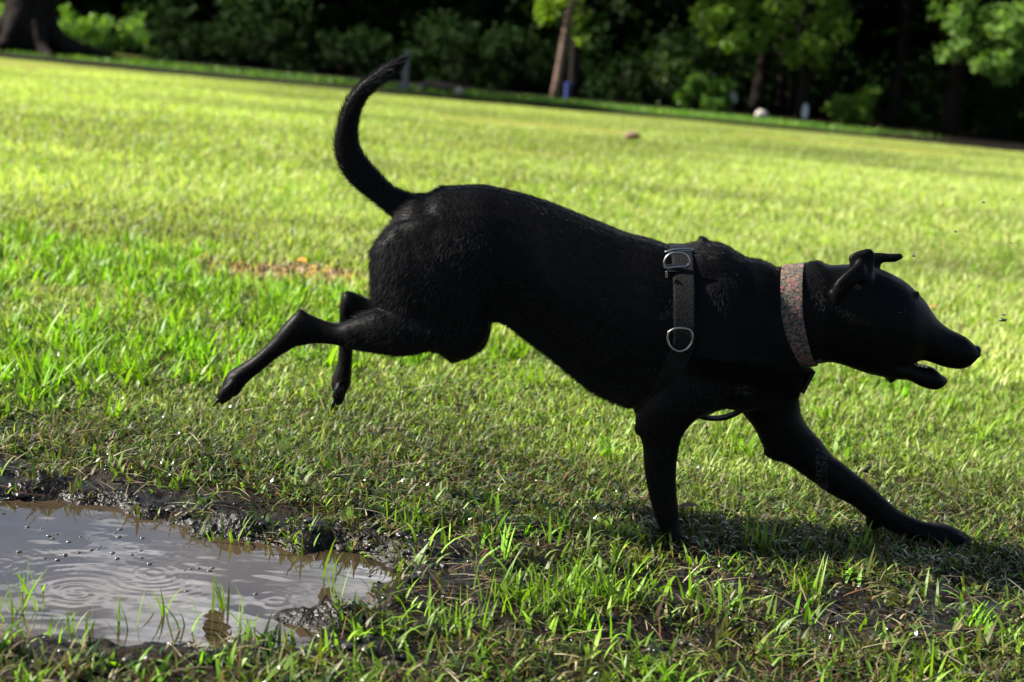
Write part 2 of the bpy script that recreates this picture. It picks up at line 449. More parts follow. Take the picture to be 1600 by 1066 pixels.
# lush crabgrass tufts
def tufts(name, cx, cy, per, h, wd, cols, wts, label, spread=.02, leanm=.55):
    n = len(cx); X_ = np.repeat(cx, per) + RNG.normal(0, spread, n * per); Y_ = np.repeat(cy, per) + RNG.normal(0, spread, n * per)
    s = np.repeat(RNG.uniform(.6, 1.25, n), per)
    N = n * per; k = pudsd(X_, Y_) > -.02
    col = mixc(n, cols, wts)[np.repeat(np.arange(n), per)] * RNG.uniform(.8, 1.2, (N, 1))
    hh = RNG.uniform(.45, 1.05, N) * h * s
    o = blades(name, X_[k], Y_[k], hh[k], (RNG.uniform(.7, 1.2, N) * wd)[k], col[k], np.abs(RNG.normal(leanm, .3, N))[k], 4, GM)
    return tag(o, label, "grass", kind="stuff")


x, y = region(2.75, 5.2, 210, xo=.5)
pt = fbm(x, y, 1.3, 3, 60); left = np.clip((-x + .5) / 1.2, 0, 1)
k = (RNG.uniform(size=len(x)) < (.10 + 1.4 * left) * np.clip((pt - .30) * 3.2, 0, 1)) & (poly_sdf(x, y, MUD) > .12) & (bareness(x, y) < .25)
tufts("grass", x[k], y[k], 14, .088, .0105, [BR, (.12, .26, .010), MG], [.5, .35, .2], "lush bright green grass tufts left of and behind the dog")
x, y = region(4.6, 9, 40, xo=.5)
pt = fbm(x, y, 1.0, 3, 61)
k = RNG.uniform(size=len(x)) < np.clip((pt - .4) * 3, 0, 1)
tufts("grass", x[k], y[k], 12, .085, .008, [BR, YL, MG], [.4, .4, .2], "taller grass tufts further up the lawn")
# foreground tufts below the mud and a few in it
x, y = region(1.35, 2.62, 1100, xo=.35)
m_ = poly_sdf(x, y, MUD); front = (m_ > -.01) & (y < 2.15); pt = fbm(x, y, 5, 3, 62)
k = (front & (RNG.uniform(size=len(x)) < np.clip((pt - .30) * 2.4, .05, 1) * np.clip(.65 - .35 * x, .2, 1))) | ((~front) & (RNG.uniform(size=len(x)) < .22 * np.clip((pt - .42) * 6, .05, 1)))
tufts("grass", x[k], y[k], 8,   .060, .0078, [BR, MG, (.11, .24, .012), OL, DG], [.34, .3, .16, .25, .15], "bright grass blades along the near edge of the mud", .017, .75)
EX = [G(a_, b_)[:2] for a_, b_ in [(790, 935), (840, 925), (880, 940), (910, 925), (950, 930), (970, 945), (830, 960), (905, 960), (640, 830), (310, 832), (330, 838), (450, 862), (505, 885), (700, 960), (730, 975), (1190, 860), (1260, 930)]]
EX = np.array([e for e in EX for _ in range(3)]) + RNG.normal(0, .014, (17 * 3, 2))
tufts("grass", EX[:, 0], EX[:, 1], 9, .075, .005, [BR, MG], [.6, .4], "green grass clumps growing out of the wet mud", .012, .5)
# leaves overhanging the bank of the puddle
x = RNG.uniform(-1.6, .2, 5000); y = RNG.uniform(1.6, 2.9, 5000); s_ = pudsd(x, y)
k = (s_ > -.004) & (s_ < .10) & (RNG.uniform(size=5000) < .35 * np.clip(fbm(x, y, 6, 2, 91) * 3 - .9, 0, 1)); x, y = x[k], y[k]
tufts("grass", x, y, 4, .040, .0050, [OL, DG, MG, BR], [.3, .3, .25, .15], "dark leaves overhanging the edge of the puddle", .010, .95)
# sprigs standing in the water
EX = np.array([G(a_, b_, WZ)[:2] for a_, b_ in [(30, 960), (45, 925), (60, 955), (130, 985), (240, 960), (345, 950), (530, 940), (10, 970), (200, 985), (300, 980), (390, 985), (100, 990), (520, 900)]])
n = 5 * len(EX); X_ = np.repeat(EX[:, 0], 5) + RNG.normal(0, .01, n); Y_ = np.repeat(EX[:, 1], 5) + RNG.normal(0, .01, n)
tag(blades("grass", X_, Y_, RNG.uniform(.03, .085, n), RNG.uniform(.0025, .005, n), mixc(n, [BR, MG], [.6, .4]), np.abs(RNG.normal(.4, .25, n)), 4, GM, z0=np.full(n, WZ)),
    "thin grass sprigs standing in the puddle", "grass", kind="stuff")
# dry straw and thatch lying on the ground
x, y = region(1.35, 4.3, 1700, xo=.4)
k = (pudsd(x, y) > .02) & (RNG.uniform(size=len(x)) < .3 + .7 * fbm(x, y, 6, 2, 70)) & ~((poly_sdf(x, y, TRANS) > .2) & (RNG.uniform(size=len(x)) < .7))
x, y = x[k], y[k]; n = len(x)
tag(blades("dry_grass", x, y, RNG.uniform(.02, .085, n), RNG.uniform(.0015, .0035, n), mixc(n, [ST, (.28, .24, .15), BN, OL, (.09, .035, .018)], [.3, .12, .3, .2, .15]), RNG.uniform(1.25, 1.75, n), 3, TH,
           z0=height(x, y) + RNG.uniform(.004, .022, n), bend=.12), "dry straw lying over the muddy ground", "dry grass", kind="stuff")
# grass strip beyond the painted band of tree shade
x = RNG.uniform(-14, 8.0, 26000); y = RNG.uniform(25.1, 27.4, 26000); n = len(x)
k = RNG.uniform(size=n) < np.clip(1.1 - np.abs(y - 26.2) / 1.1, 0, 1) * (.3 + .7 * fbm(x, y, .8, 2, 71)) * np.clip((7.5 - x) / 2, 0, 1) * 1.2
tag(blades("grass", x[k], y[k], RNG.uniform(.03, .08, k.sum()), RNG.uniform(.015, .025, k.sum()), mixc(k.sum(), [(.06, .16, .012), MG, YL], [.6, .3, .1]), np.abs(RNG.normal(.4, .3, k.sum())), 2, GM),
    "strip of rough green grass in front of the wood", "grass", kind="stuff")

# wet lumps of mud round the puddle
lm = material("wet_mud", (.011, .008, .0055), .22, .5, bump=(120, .9, .004), rnoise=(30, .1, .5))
x, y = region(1.4, 3.1, 800, xo=.3)
k = (poly_sdf(x, y, MUD) < .02) & (pudsd(x, y) > -.012) & (fbm(x, y, 7, 2, 81) > .42); x, y = x[k], y[k]
bmv = []; bs = bmesh.new(); bmesh.ops.create_icosphere(bs, subdivisions=2, radius=1)
ico = np.array([v.co[:] for v in bs.verts]); icf = np.array([[v.index for v in f.verts] for f in bs.faces]); bs.free()
n = len(x); zz = height(x, y); R = .0025 + .0065 * RNG.uniform(0, 1, n) ** 2
S = np.stack([R * RNG.uniform(.8, 1.7, n), R * RNG.uniform(.8, 1.4, n), R * RNG.uniform(.4, .9, n)], 1)
V = ico[None] * S[:, None] * (1 + RNG.uniform(-.38, .38, (n, len(ico), 1))) + np.stack([x, y, zz], 1)[:, None]
F_ = (icf[None] + (np.arange(n) * len(ico))[:, None, None]).reshape(-1, 3)
tag(mesh_np("mud", V.reshape(-1, 3), F_, np.full(len(F_), 3), lm, None, True), "glistening wet mud crumbs round the puddle", "mud", kind="stuff")
# beads of water and wet grit that glint in the sun
x, y = region(1.35, 3.2, 3800, xo=.4); m_ = poly_sdf(x, y, MUD)
k = (m_ < .10) & (pudsd(x, y) > -.01) & (RNG.uniform(size=len(x)) < np.clip(1.1 - .6 * (x + .5), .35, 1) * np.clip(.7 - m_ / .1, .1, 1) * (fbm(x, y, 10, 2, 95) > .42)); x, y = x[k], y[k]; n = len(x)
bs = bmesh.new(); bmesh.ops.create_icosphere(bs, subdivisions=1, radius=1)
ic1 = np.array([v.co[:] for v in bs.verts]); if1 = np.array([[v.index for v in f.verts] for f in bs.faces]); bs.free()
R = RNG.uniform(.0006, .0021, n)
V = ic1[None] * np.stack([R * RNG.uniform(1, 2.2, n), R * RNG.uniform(.8, 1.5, n), R], 1)[:, None] + np.stack([x, y, height(x, y) + RNG.uniform(0, .022, n) * (RNG.uniform(size=n) < .5)], 1)[:, None]
F_ = (if1[None] + (np.arange(n) * len(ic1))[:, None, None]).reshape(-1, 3)
tag(mesh_np("wet_grit", V.reshape(-1, 3), F_, np.full(len(F_), 3), material("wet_grit", (.006, .005, .004), .10, .6), None, True), "glinting drops and wet grit on the muddy grass", "grit", kind="stuff")
# froth bubbles on the puddle
n = 36; pxs = np.concatenate([RNG.uniform(-20, 230, 28), RNG.uniform(230, 420, 8)]); pys = np.concatenate([RNG.uniform(822, 875, 28), RNG.uniform(880, 940, 8)])
pc = np.array([G(a_, b_, WZ) for a_, b_ in zip(pxs, pys)]); R = RNG.uniform(.0012, .0050, n)
V = ico[None] * np.stack([R, R, R * .55], 1)[:, None] + pc[:, None]
F_ = (icf[None] + (np.arange(n) * len(ico))[:, None, None]).reshape(-1, 3)
fm = material("froth", (.05, .042, .035), .12, .6)
tag(mesh_np("foam", V.reshape(-1, 3), F_, np.full(len(F_), 3), fm, None, True), "pale bubbles floating on the muddy water", "bubbles", kind="stuff")

# ------------------------------------------------------------------ the dog
NS = 28
LOFT_V, LOFT_T = [], []        # loft points with the direction in which the hair lies


def limb(secs, yoff=0., step=.012, power=2.15, flow=1, rnd=True):
    """secs: (ax,ay,bx,by,halfwidth[,dy]) photo outline points of the two sides, set at real depth"""
    K = []
    for s in secs:
        dy = s[5] if len(s) > 5 else 0
        A = P(s[0], s[1], D + yoff + dy); B = P(s[2], s[3], D + yoff + dy)
        K.append(np.concatenate([A, B, [s[4]]]))
    K = np.array(K)
    ctr = (K[:, :3] + K[:, 3:6]) / 2
    Ln = np.linalg.norm(np.diff(ctr, axis=0), axis=1).sum()
    Q = catmull(K, max(8, int(Ln / step), len(K) * 2))
    rings = []
    an = np.arange(NS) * 2 * math.pi / NS
    ca, sa = np.cos(an), np.sin(an)
    e = 2 / power
    cx = np.sign(ca) * np.abs(ca) ** e; sx = np.sign(sa) * np.abs(sa) ** e
    for q in Q:
        A, B, w_ = q[:3], q[3:6], max(q[6], .002); C_ = (A + B) / 2
        rings.append(C_ + cx[:, None] * (A - C_) + sx[:, None] * np.array([0, 1., 0]) * w_)
    cs = np.array([r.mean(0) for r in rings]); tg = np.gradient(cs, axis=0); tg /= np.linalg.norm(tg, axis=1)[:, None] + 1e-9
    for r, t_ in zip(rings, tg):
        for v in r[::3]:
            LOFT_V.append(v); LOFT_T.append(t_ * flow)
    if rnd:                      # rounded ends
        def endcap(r, t_):
            c0 = r.mean(0); rad = min(np.linalg.norm(r - c0, axis=1).min(), .02)
            return [c0 + (r - c0) * .8 + t_ * rad * .45, c0 + (r - c0) * .45 + t_ * rad * .75]
        a0 = endcap(rings[0], -tg[0]); a1 = endcap(rings[-1], tg[-1])
        rings = [a0[1], a0[0]] + rings + a1
    return loft(rings)


def blob(px, py, yo, rx, ry, rz, rot=0.):
    c0 = P(px, py, D + yo)
    V = ico * np.array([rx, ry, rz]); cr_, sr_ = math.cos(rot), math.sin(rot)
    V = np.stack([V[:, 0] * cr_ - V[:, 2] * sr_, V[:, 1], V[:, 0] * sr_ + V[:, 2] * cr_], 1) + c0
    return V, [tuple(int(i) for i in f) for f in icf]


torso = limb([(612, 350, 606, 470, .04), (625, 322, 622, 512, .068), (645, 306, 645, 530, .084), (670, 304, 668, 540, .095), (692, 293, 690, 540, .10), (722, 290.5, 722, 530, .10),
              (755, 290, 757, 505, .095), (790, 297, 785, 501, .09), (830, 307, 826, 531, .092), (860, 317, 858, 555, .097), (900, 333, 895, 585, .103), (940, 349, 930, 612, .108),
              (980, 365, 965, 627, .112), (1020, 375, 1005, 640, .114), (1056, 386, 1045, 648, .112), (1095, 378, 1090, 650, .106), (1130, 382, 1128, 636, .098), (1165, 402, 1160, 641, .092),
              (1195, 409, 1200, 634, .082), (1222, 430, 1232, 628, .066), (1236, 500, 1246, 622, .045)], flow=-1)
neck = limb([(1165, 405, 1205, 605, .078), (1205, 418, 1238, 585, .07), (1235, 418, 1258, 568, .065), (1262, 412, 1280, 566, .062), (1278, 408, 1292, 565, .060), (1298, 415, 1306, 566, .061),
             (1325, 414, 1330, 574, .064), (1350, 414, 1353, 582, .067), (1373, 420, 1376, 586, .068), (1395, 429.5, 1396, 580, .065), (1415, 441, 1411, 575, .060), (1433, 458, 1426, 566, .049),
             (1445, 471, 1440, 562, .039), (1461, 496, 1456, 566, .032), (1482, 514, 1476, 573, .028), (1507, 526, 1497, 576, .025), (1522, 539, 1512, 572, .020), (1529, 548, 1525, 560, .011)], flow=-1)
jaw = limb([(1365, 545, 1366, 584, .050), (1392, 553, 1394, 590, .045), (1417, 561, 1417, 592, .035), (1436, 570, 1436, 602, .026), (1456, 574, 1455, 608, .021), (1467, 583, 1468, 606.5, .017), (1476, 590, 1477, 599, .009)], flow=-1)
lip = limb([(1378, 570, 1402, 570, .04), (1383, 586, 1397, 586, .030), (1386, 594, 1391, 594, .024)])
tail = limb([(650, 350, 670, 305, .024), (630, 352, 652, 305, .024), (617, 342, 641, 303, .024), (596, 323, 613, 292, .021), (570, 303, 593, 271, .020), (543, 279, 574, 251, .019), (528.5, 252, 562, 231, .018),
             (524, 225, 558, 211, .017), (528.5, 194, 559, 191, .016), (537, 167, 564, 169, .015), (549.5, 145, 576, 149, .014), (566, 127, 592, 134, .013), (588, 111, 610, 121, .0115),
             (609, 97, 623, 109, .009), (628, 90, 632, 97, .004)], step=.008)
hindN = limb([(602, 362, 750, 330, .03), (582, 386, 765, 388, .045), (579, 412, 768, 428, .054), (580, 440, 768, 468, .056), (583, 468, 765, 502, .052), (598, 492, 760, 530, .046), (636, 508, 736, 556, .040), (668, 524, 712, 561, .03)], -.05)
crusN = limb([(690, 470, 700, 540, .030), (625, 478, 636, 555, .038), (592, 482, 598, 552, .034), (571, 490, 573, 549, .028), (548, 500, 551, 545, .024), (527, 506.5, 527, 538.5, .018), (505, 501, 506, 536.5, .015),
              (486, 493, 489, 536, .016), (470, 486, 470, 540, .017), (458, 493, 461, 541, .018), (443, 509, 449, 549, .018), (425, 531, 436, 556, .016), (396, 558, 411, 576.5, .014), (374, 572, 392, 592, .016),
              (356, 584, 381, 603, .019), (349, 598, 373, 615, .017)], -.068)
hindF = limb([(645, 350, 755, 325, .03), (645, 400, 766, 400, .048), (655, 450, 769, 455, .05), (665, 495, 768, 497, .048), (680, 540, 763, 527, .042), (695, 556, 752, 546, .032), (706, 561, 726, 558, .02)], .05)
crusF = limb([(740, 500, 718, 558, .03), (690, 490, 680, 550, .030), (635, 475, 632, 535, .026), (592, 470, 588, 510, .02), (570, 467, 566, 496, .016), (552, 458, 552, 490, .016), (538, 457, 553, 485, .016),
              (532, 478, 552, 490, .015), (531, 505, 551, 508, .013), (531, 530, 551, 531, .012), (530, 550, 550, 551, .012), (528, 568, 549, 568, .013), (522, 585, 548, 584, .016), (518, 600, 547, 599, .017), (522, 610, 542, 611, .014)], .068)
legA = limb([(1075, 460, 1150, 440, .022), (1050, 520, 1160, 530, .036), (1033, 572, 1150, 592, .042), (1012, 612, 1118, 634, .040), (996, 640, 1086, 655, .035), (994, 668, 1071, 672, .031), (1004, 692, 1062, 692, .026),
             (1007.5, 733, 1056, 733, .022), (1014, 771, 1057, 775, .020), (1023, 803, 1060, 803, .019), (1031, 824, 1062, 820, .019), (1038, 838, 1066, 832, .023), (1048, 850, 1074, 843, .025)], -.072)
legB = limb([(1125, 550, 1215, 490, .032, -.03), (1142, 615, 1236, 565, .042, -.02), (1160, 645, 1247, 625, .042), (1178, 667, 1252, 650, .038), (1191, 694, 1266, 672, .034), (1203, 716, 1283, 690, .030),
             (1226, 722, 1299, 712, .028), (1260, 745, 1312, 721, .025), (1295, 770, 1334, 739, .023), (1330, 788, 1358, 758, .020), (1356, 809, 1380, 777, .019), (1381, 824, 1400, 795, .018), (1405, 836, 1424, 809, .018),
             (1431, 850, 1447, 817, .021), (1455, 857, 1468, 820, .026), (1480, 858.5, 1488, 824, .026), (1499, 854, 1504, 832, .019), (1511, 845, 1514, 839, .008)], .072)
parts = [torso, neck, jaw, lip, tail, hindN, crusN, hindF, crusF, legA, legB]
# carpal pad, paw toes, brow, withers tuft, ears
parts.append(blob(1366, 815, .072, .016, .012, .016))
for k_, dy_ in enumerate((-.020, -.007, .007, .020)):
    parts.append(blob(1497 + 5 * (k_ in (1, 2)), 845, .072 + dy_, .018, .0078, .0115, -.1))
    parts.append(blob(1066 + 3 * (k_ in (1, 2)), 848, -.072 + dy_, .014, .0078, .010, .2))
    parts.append(blob(355 - 4 * (k_ in (1, 2)), 611 + 2 * k_, -.068 + dy_ * 1.05, .021, .0070, .0095, .95))
    parts.append(blob(528 + 1.5 * k_, 615 + 4 * (k_ in (1, 2)), .068 + dy_ * 1.05, .0095, .0070, .0185, -.15))
parts.append(blob(372, 590, -.082, .011, .008, .009))
parts.append(limb([(1085, 392, 1120, 395, .03), (1089, 380, 1116, 383, .02), (1093, 374.5, 1108, 377, .010)]))
parts.append(blob(1425, 464, -.024, .015, .012, .008, .7)); parts.append(blob(1425, 464, .024, .015, .012, .008, .7))
for b_ in ((470, 493, -.068, .009, .008, .011), (544, 463, .068, .008, .008, .010), (1003, 668, -.074, .013, .013, .016), (1205, 705, .072, .014, .013, .013), (1031, 800, -.078, .010, .010, .014)): parts.append(blob(*b_))
parts.append(limb([(1331, 436, 1363, 436, .018), (1328, 416, 1365, 420, .010), (1326, 403, 1367, 406, .006), (1333, 396, 1366, 395, .0065), (1350, 390.5, 1361, 390, .004)], -.036, step=.004))
parts.append(limb([(1345, 406, 1352, 436, .007), (1328, 420, 1339, 444, .005, -.008), (1312, 434, 1322, 458, .0045, -.011), (1301, 450, 1310, 472, .004, -.010), (1301, 470, 1305, 479, .003, -.006)], -.048, step=.004))
parts.append(limb([(1342, 432, 1376, 428, .016), (1346, 412, 1375, 415, .010), (1352, 399, 1380, 410, .007), (1370, 395, 1389, 410, .006), (1388, 396.5, 1398, 409.5, .006), (1406, 396.5, 1408, 405, .005)], .036, step=.004))

V, F = join(parts)
tmp = mesh_py("tmp_body", V, F)
rm = tmp.modifiers.new("r", 'REMESH'); rm.mode = 'VOXEL'; rm.voxel_size = .0034; rm.use_smooth_shade = True
sm = tmp.modifiers.new("s", 'SMOOTH'); sm.factor = .5; sm.iterations = 3
dg = bpy.context.evaluated_depsgraph_get(); dg.update()
body_me = bpy.data.meshes.new_from_object(tmp.evaluated_get(dg))
_n = len(body_me.vertices); _c = np.empty(_n * 3, np.float32); _m = np.empty(_n * 3, np.float32)
body_me.vertices.foreach_get("co", _c); body_me.vertex_normals.foreach_get("vector", _m)
body_me.vertices.foreach_set("co", _c + .0007 * _m); body_me.update()
bpy.data.objects.remove(tmp)
dog = empty("dog", (0.25, D, 0))
tag(dog, "black short-haired dog running over the grass in a harness", "dog")
coat = material("black_coat", (.0012, .0011, .0012), .5, .06)
coat_t = coat.node_tree
for p in body_me.polygons: p.use_smooth = True
body_me.materials.clear(); body_me.materials.append(coat)
body = bpy.data.objects.new("body", body_me); COL.objects.link(body)


def adopt(o, parent=dog):
    o.parent = parent
    o.matrix_parent_inverse = Matrix.Translation(-Vector(dog.location)) if parent is dog else Matrix()
    return o


adopt(body)
nV = len(body_me.vertices); bv = np.empty(nV * 3, np.float32); body_me.vertices.foreach_get("co", bv); bv = bv.reshape(-1, 3).astype(float)
body_me.calc_loop_triangles(); T = np.empty(len(body_me.loop_triangles) * 3, np.int32); body_me.loop_triangles.foreach_get("vertices", T); T = T.reshape(-1, 3)
bvh_body = BVHTree.FromPolygons([tuple(v) for v in bv], [tuple(t_) for t_ in T.tolist()])
tV, tF = join([torso, neck]); bvh_torso = BVHTree.FromPolygons([tuple(v) for v in tV], tF)

# short hair all over
NH = 300000
a_, b_, c_ = bv[T[:, 0]], bv[T[:, 1]], bv[T[:, 2]]
fn = np.cross(b_ - a_, c_ - a_); ar = np.linalg.norm(fn, axis=1); fn /= ar[:, None] + 1e-12
pick = RNG.choice(len(T), NH, p=ar / ar.sum()); u_ = RNG.uniform(size=(NH, 2)); fl = u_.sum(1) > 1; u_[fl] = 1 - u_[fl]
hp = a_[pick] + (b_ - a_)[pick] * u_[:, :1] + (c_ - a_)[pick] * u_[:, 1:]; hn = fn[pick]
kd = KDTree(len(LOFT_V))
for i_, v_ in enumerate(LOFT_V): kd.insert(Vector(v_), i_)
kd.balance()
LT = np.array(LOFT_T); gridd = {}
ht = np.empty((NH, 3))
for i_ in range(NH):
    key = (round(hp[i_, 0] / .012), round(hp[i_, 1] / .012), round(hp[i_, 2] / .012))
    if key not in gridd:
        nb = kd.find_n(Vector(hp[i_]), 40); ws = np.array([math.exp(-(q_[2] / .03) ** 2) + 1e-4 for q_ in nb]); gridd[key] = (LT[[q_[1] for q_ in nb]] * ws[:, None]).sum(0) / ws.sum()
    ht[i_] = gridd[key]
ht += np.array([0, 0, -.25]); ht -= (ht * hn).sum(1)[:, None] * hn; ht /= np.linalg.norm(ht, axis=1)[:, None] + 1e-9
ppx = 800 + FPX * ((hp - CAM) @ RT) / ((hp - CAM) @ FWD); ppy = 533 - FPX * ((hp - CAM) @ UP) / ((hp - CAM) @ FWD)
ln = np.full(NH, .011)
ln[(ppx > 1290) & (ppy < 640)] = .0055
ln[(ppx > 1400) & (ppy < 640)] = .0035
ln[(ppx > 1310) & (ppy < 440)] = .004
ln[(ppx < 700) & (ppy < 345)] = .016
ln[(ppx < 640) & (ppx > 560) & (ppy > 345) & (ppy < 500)] = .017
ln[(ppy > 640)] = .006; ln[(ppx < 545) & (ppy > 440)] = .006
belly = (ppx > 770) & (ppx < 990) & (hn[:, 2] < -.5); ln[belly] = .015
lift = RNG.uniform(.10, .38, NH); lift[belly] += .3; lift[ln < .006] *= .6; lift[ln > .0155] += .15
clump = np.sin(hp * 190).sum(1)[:, None]
d1 = ht * 1.0 + hn * lift[:, None] + RNG.normal(0, .20, (NH, 3)) + .04 * clump * np.cross(ht, hn); d1 /= np.linalg.norm(d1, axis=1)[:, None]
d2 = d1 - hn * .12 + RNG.normal(0, .1, (NH, 3)); d2 /= np.linalg.norm(d2, axis=1)[:, None]
ln = ln * RNG.uniform(.6, 1.2, NH)
sd = np.cross(d1, hn + RNG.normal(0, .5, (NH, 3))); sd /= np.linalg.norm(sd, axis=1)[:, None] + 1e-9
wdt = (.00026 * RNG.uniform(.7, 1.3, NH))[:, None]
hp0 = hp - hn * .0008
V = np.stack([hp0 - sd * wdt, hp0 + sd * wdt, hp0 + d1 * (ln * .55)[:, None] - sd * wdt * .7, hp0 + d1 * (ln * .55)[:, None] + sd * wdt * .7, hp0 + d1 * (ln * .55)[:, None] + d2 * (ln * .45)[:, None]], 1)
bs_ = (np.arange(NH) * 5)[:, None]
loops = (bs_ + np.array([0, 1, 3, 2, 2, 3, 4])).ravel()
furm = material("fur_strands", (.0075, .0070, .0074), .6, .01, attr=True)
fcol = np.tile(np.array([.0042, .0040, .0043]), (NH, 1))
fcol[(ln > .0158)] *= 1.5
pale_ = (((ppx - 1166) / 15) ** 2 + ((ppy - 608) / 8) ** 2 < RNG.uniform(.5, 1.4, NH)); fcol[pale_] = (.05, .047, .045)
pale_ = (ppx > 1273) & (ppx < 1292) & (ppy > 560); fcol[pale_] = (.10, .095, .085)
fur = mesh_np("fur", V.reshape(-1, 3), loops, np.tile([4, 3], NH), furm, np.repeat(fcol, 5, axis=0))
ta = fur.data.attributes.new("strand", 'FLOAT_VECTOR', 'POINT'); ta.data.foreach_set("vector", np.repeat(d1, 5, axis=0).astype(np.float32).ravel())
t = furm.node_tree; hb = t.nodes.new("ShaderNodeBsdfHair"); hb.component = 'Reflection'; hb.inputs['RoughnessU'].default_value = .28; hb.inputs['RoughnessV'].default_value = .8
hb.inputs['Color'].default_value = (.013, .013, .0135, 1)
va = t.nodes.new("ShaderNodeAttribute"); va.attribute_name = "strand"; t.links.new(va.outputs['Vector'], hb.inputs['Tangent'])
ad = t.nodes.new("ShaderNodeAddShader"); t.links.new(t.nodes["Principled BSDF"].outputs[0], ad.inputs[0]); t.links.new(hb.outputs[0], ad.inputs[1])
t.links.new(ad.outputs[0], t.nodes["Material Output"].inputs['Surface'])
adopt(fur)


# straps that follow the body
def loop_points(O, su, sdn, n=80, a0=0., a1=2 * math.pi, off=.004, bvh=bvh_torso, sw=0.):
    pts = []
    for th in np.linspace(a0, a1, n, endpoint=abs(a1 - a0 - 2 * math.pi) > 1e-6):
        s = su if math.cos(th) >= 0 else -np.asarray(sdn)
        d = math.cos(th) * np.asarray(s) + math.sin(th) * np.array([sw, -1., 0]); d /= np.linalg.norm(d)
        hit = bvh.ray_cast(Vector(O + d * .6), Vector(-d), .6)
        if hit[0] is None: continue
        pts.append((np.array(hit[0]) + d * off, np.array(hit[1])))
    return pts


def band(pts, axis_, half, thick, closed=True):
    """a flat webbing band along pts, its width along axis_"""
    c0 = np.array([p for p, _ in pts])
    for _ in range(3):
        if closed: c0 = (np.roll(c0, 1, 0) + 2 * c0 + np.roll(c0, -1, 0)) / 4
        else: c0[1:-1] = (c0[:-2] + 2 * c0[1:-1] + c0[2:]) / 4
    mid = c0.mean(0); rings = []
    m_ = len(c0)
    for i_ in range(m_):
        a = c0[(i_ - 1) % m_] if closed else c0[max(i_ - 1, 0)]; b = c0[(i_ + 1) % m_] if closed else c0[min(i_ + 1, m_ - 1)]
        tt = b - a; tt /= np.linalg.norm(tt) + 1e-9
        ax = np.asarray(axis_, float); ax = ax - (ax @ tt) * tt; ax /= np.linalg.norm(ax)
        nn = np.cross(tt, ax)
        hw = half[i_] if hasattr(half, '__len__') else half
        th = thick / 2
        prof = [(-hw, -th), (-hw, th), (-hw * .9, th * 1.25), (hw * .9, th * 1.25), (hw, th), (hw, -th)]
        rings.append(np.array([c0[i_] + ax * u + nn * v * (1 if nn @ (c0[i_] - mid) > 0 else -1) for u, v in prof]))
    if not closed: return loft(rings)
    V = np.concatenate(rings); F = []; n = 6
    for i_ in range(m_):
        for j in range(n):
            F.append((i_ * n + j, i_ * n + (j + 1) % n, ((i_ + 1) % m_) * n + (j + 1) % n, ((i_ + 1) % m_) * n + j))
    return V, F


def unit(v): return np.asarray(v) / np.linalg.norm(v)


web = material("black_webbing", (.0025, .0025, .0026), .6, .08, bump=(420, .8, .002), noise=((.010, .010, .0105), 500, .4, .7))
web2 = material("black_strap", (.0010, .0010, .0011), .8, .03, bump=(420, .8, .002))
steel = material("nickel_ring", (.22, .215, .21), .3, .5, metal=1.)
plast = material("black_plastic", (.003, .003, .003), .4, .2)
O = P(1058, 520, D); su = unit(P(1062, 388, D) - O); sdn = unit(P(1008, 640, D) - O)
harness = adopt(empty("harness", (0, 0, 0))); harness["label"] = "black webbing harness round chest and back with metal rings"
gl = loop_points(O, su, sdn)
half = [.0165] * len(gl)
mesh_py("girth_strap", *band(gl, [1, 0, .05], .0185, .003), web, False, harness)
side = loop_points(O, su, sdn, 30, math.radians(12), math.radians(94), off=.0075)
mesh_py("side_strap", *band(side, [1, 0, .05], .0165, .003, False), web, False, harness)
# chest strap: ring - chest front - ring
O2 = P(1062, 545, D); f2 = unit(P(1258, 592, D) - O2)
cp = loop_points(O2, f2, f2, 70, math.radians(86), math.radians(-86), off=.006, bvh=bvh_body)
mesh_py("chest_strap", *band(cp, unit(np.cross(f2, [0, 1, 0])), .0165, .004, False), web2, False, harness)
# buckle plate standing off the breast
pa, pb = P(1269, 575, D), P(1251, 609, D)
dr = unit(pb - pa)
nrm = unit(np.cross(dr, [0, 1, 0]))
V = []
for e_, yy, th in [(-.0, -.030, .004), (-.0, .030, .004)]:
    for s_ in (0, 1):
        for q_ in (0, 1):
            V.append((pa if s_ == 0 else pb) + np.array([0, yy, 0]) + nrm * (q_ * .006 - .003) + np.array([-.002, 0, 0]))
F = [(0, 1, 3, 2), (4, 6, 7, 5), (0, 4, 5, 1), (2, 3, 7, 6), (0, 2, 6, 4), (1, 5, 7, 3)]
mesh_py("breast_plate", V, F, plast, False, harness)
tb = [P(1215, 566, D - .045), P(1262, 577, D - .03), P(1253, 604, D - .03), P(1215, 612, D - .045)]
tb2 = [p + np.array([0, .006, 0]) for p in tb]
mesh_py("chest_tab", tb + tb2, [(0, 1, 2, 3), (7, 6, 5, 4), (0, 4, 5, 1), (1, 5, 6, 2), (2, 6, 7, 3), (3, 7, 4, 0)], web, False, harness)
# belly strap hanging in an arc between the fore legs
arc = [P(a, b, D + c_) for a, b, c_ in [(1075, 640, -.01), (1092, 650, 0), (1110, 653.5, 0), (1128, 653, 0), (1145, 648, 0), (1160, 639, .01), (1172, 628, .01)]]
arc = catmull(arc, 24); rings = []
for i_, c0 in enumerate(arc):
    tt = unit(arc[min(i_ + 1, 23)] - arc[max(i_ - 1, 0)]); nn = np.cross(tt, [0, 1, 0])
    rings.append(np.array([c0 + np.array([0, y_, 0]) + nn * z_ for y_, z_ in [(-.012, -.0022), (.012, -.0030), (.012, .0022), (-.012, .0030)]]))
mesh_py("belly_strap", *loft(rings), web, False, harness)


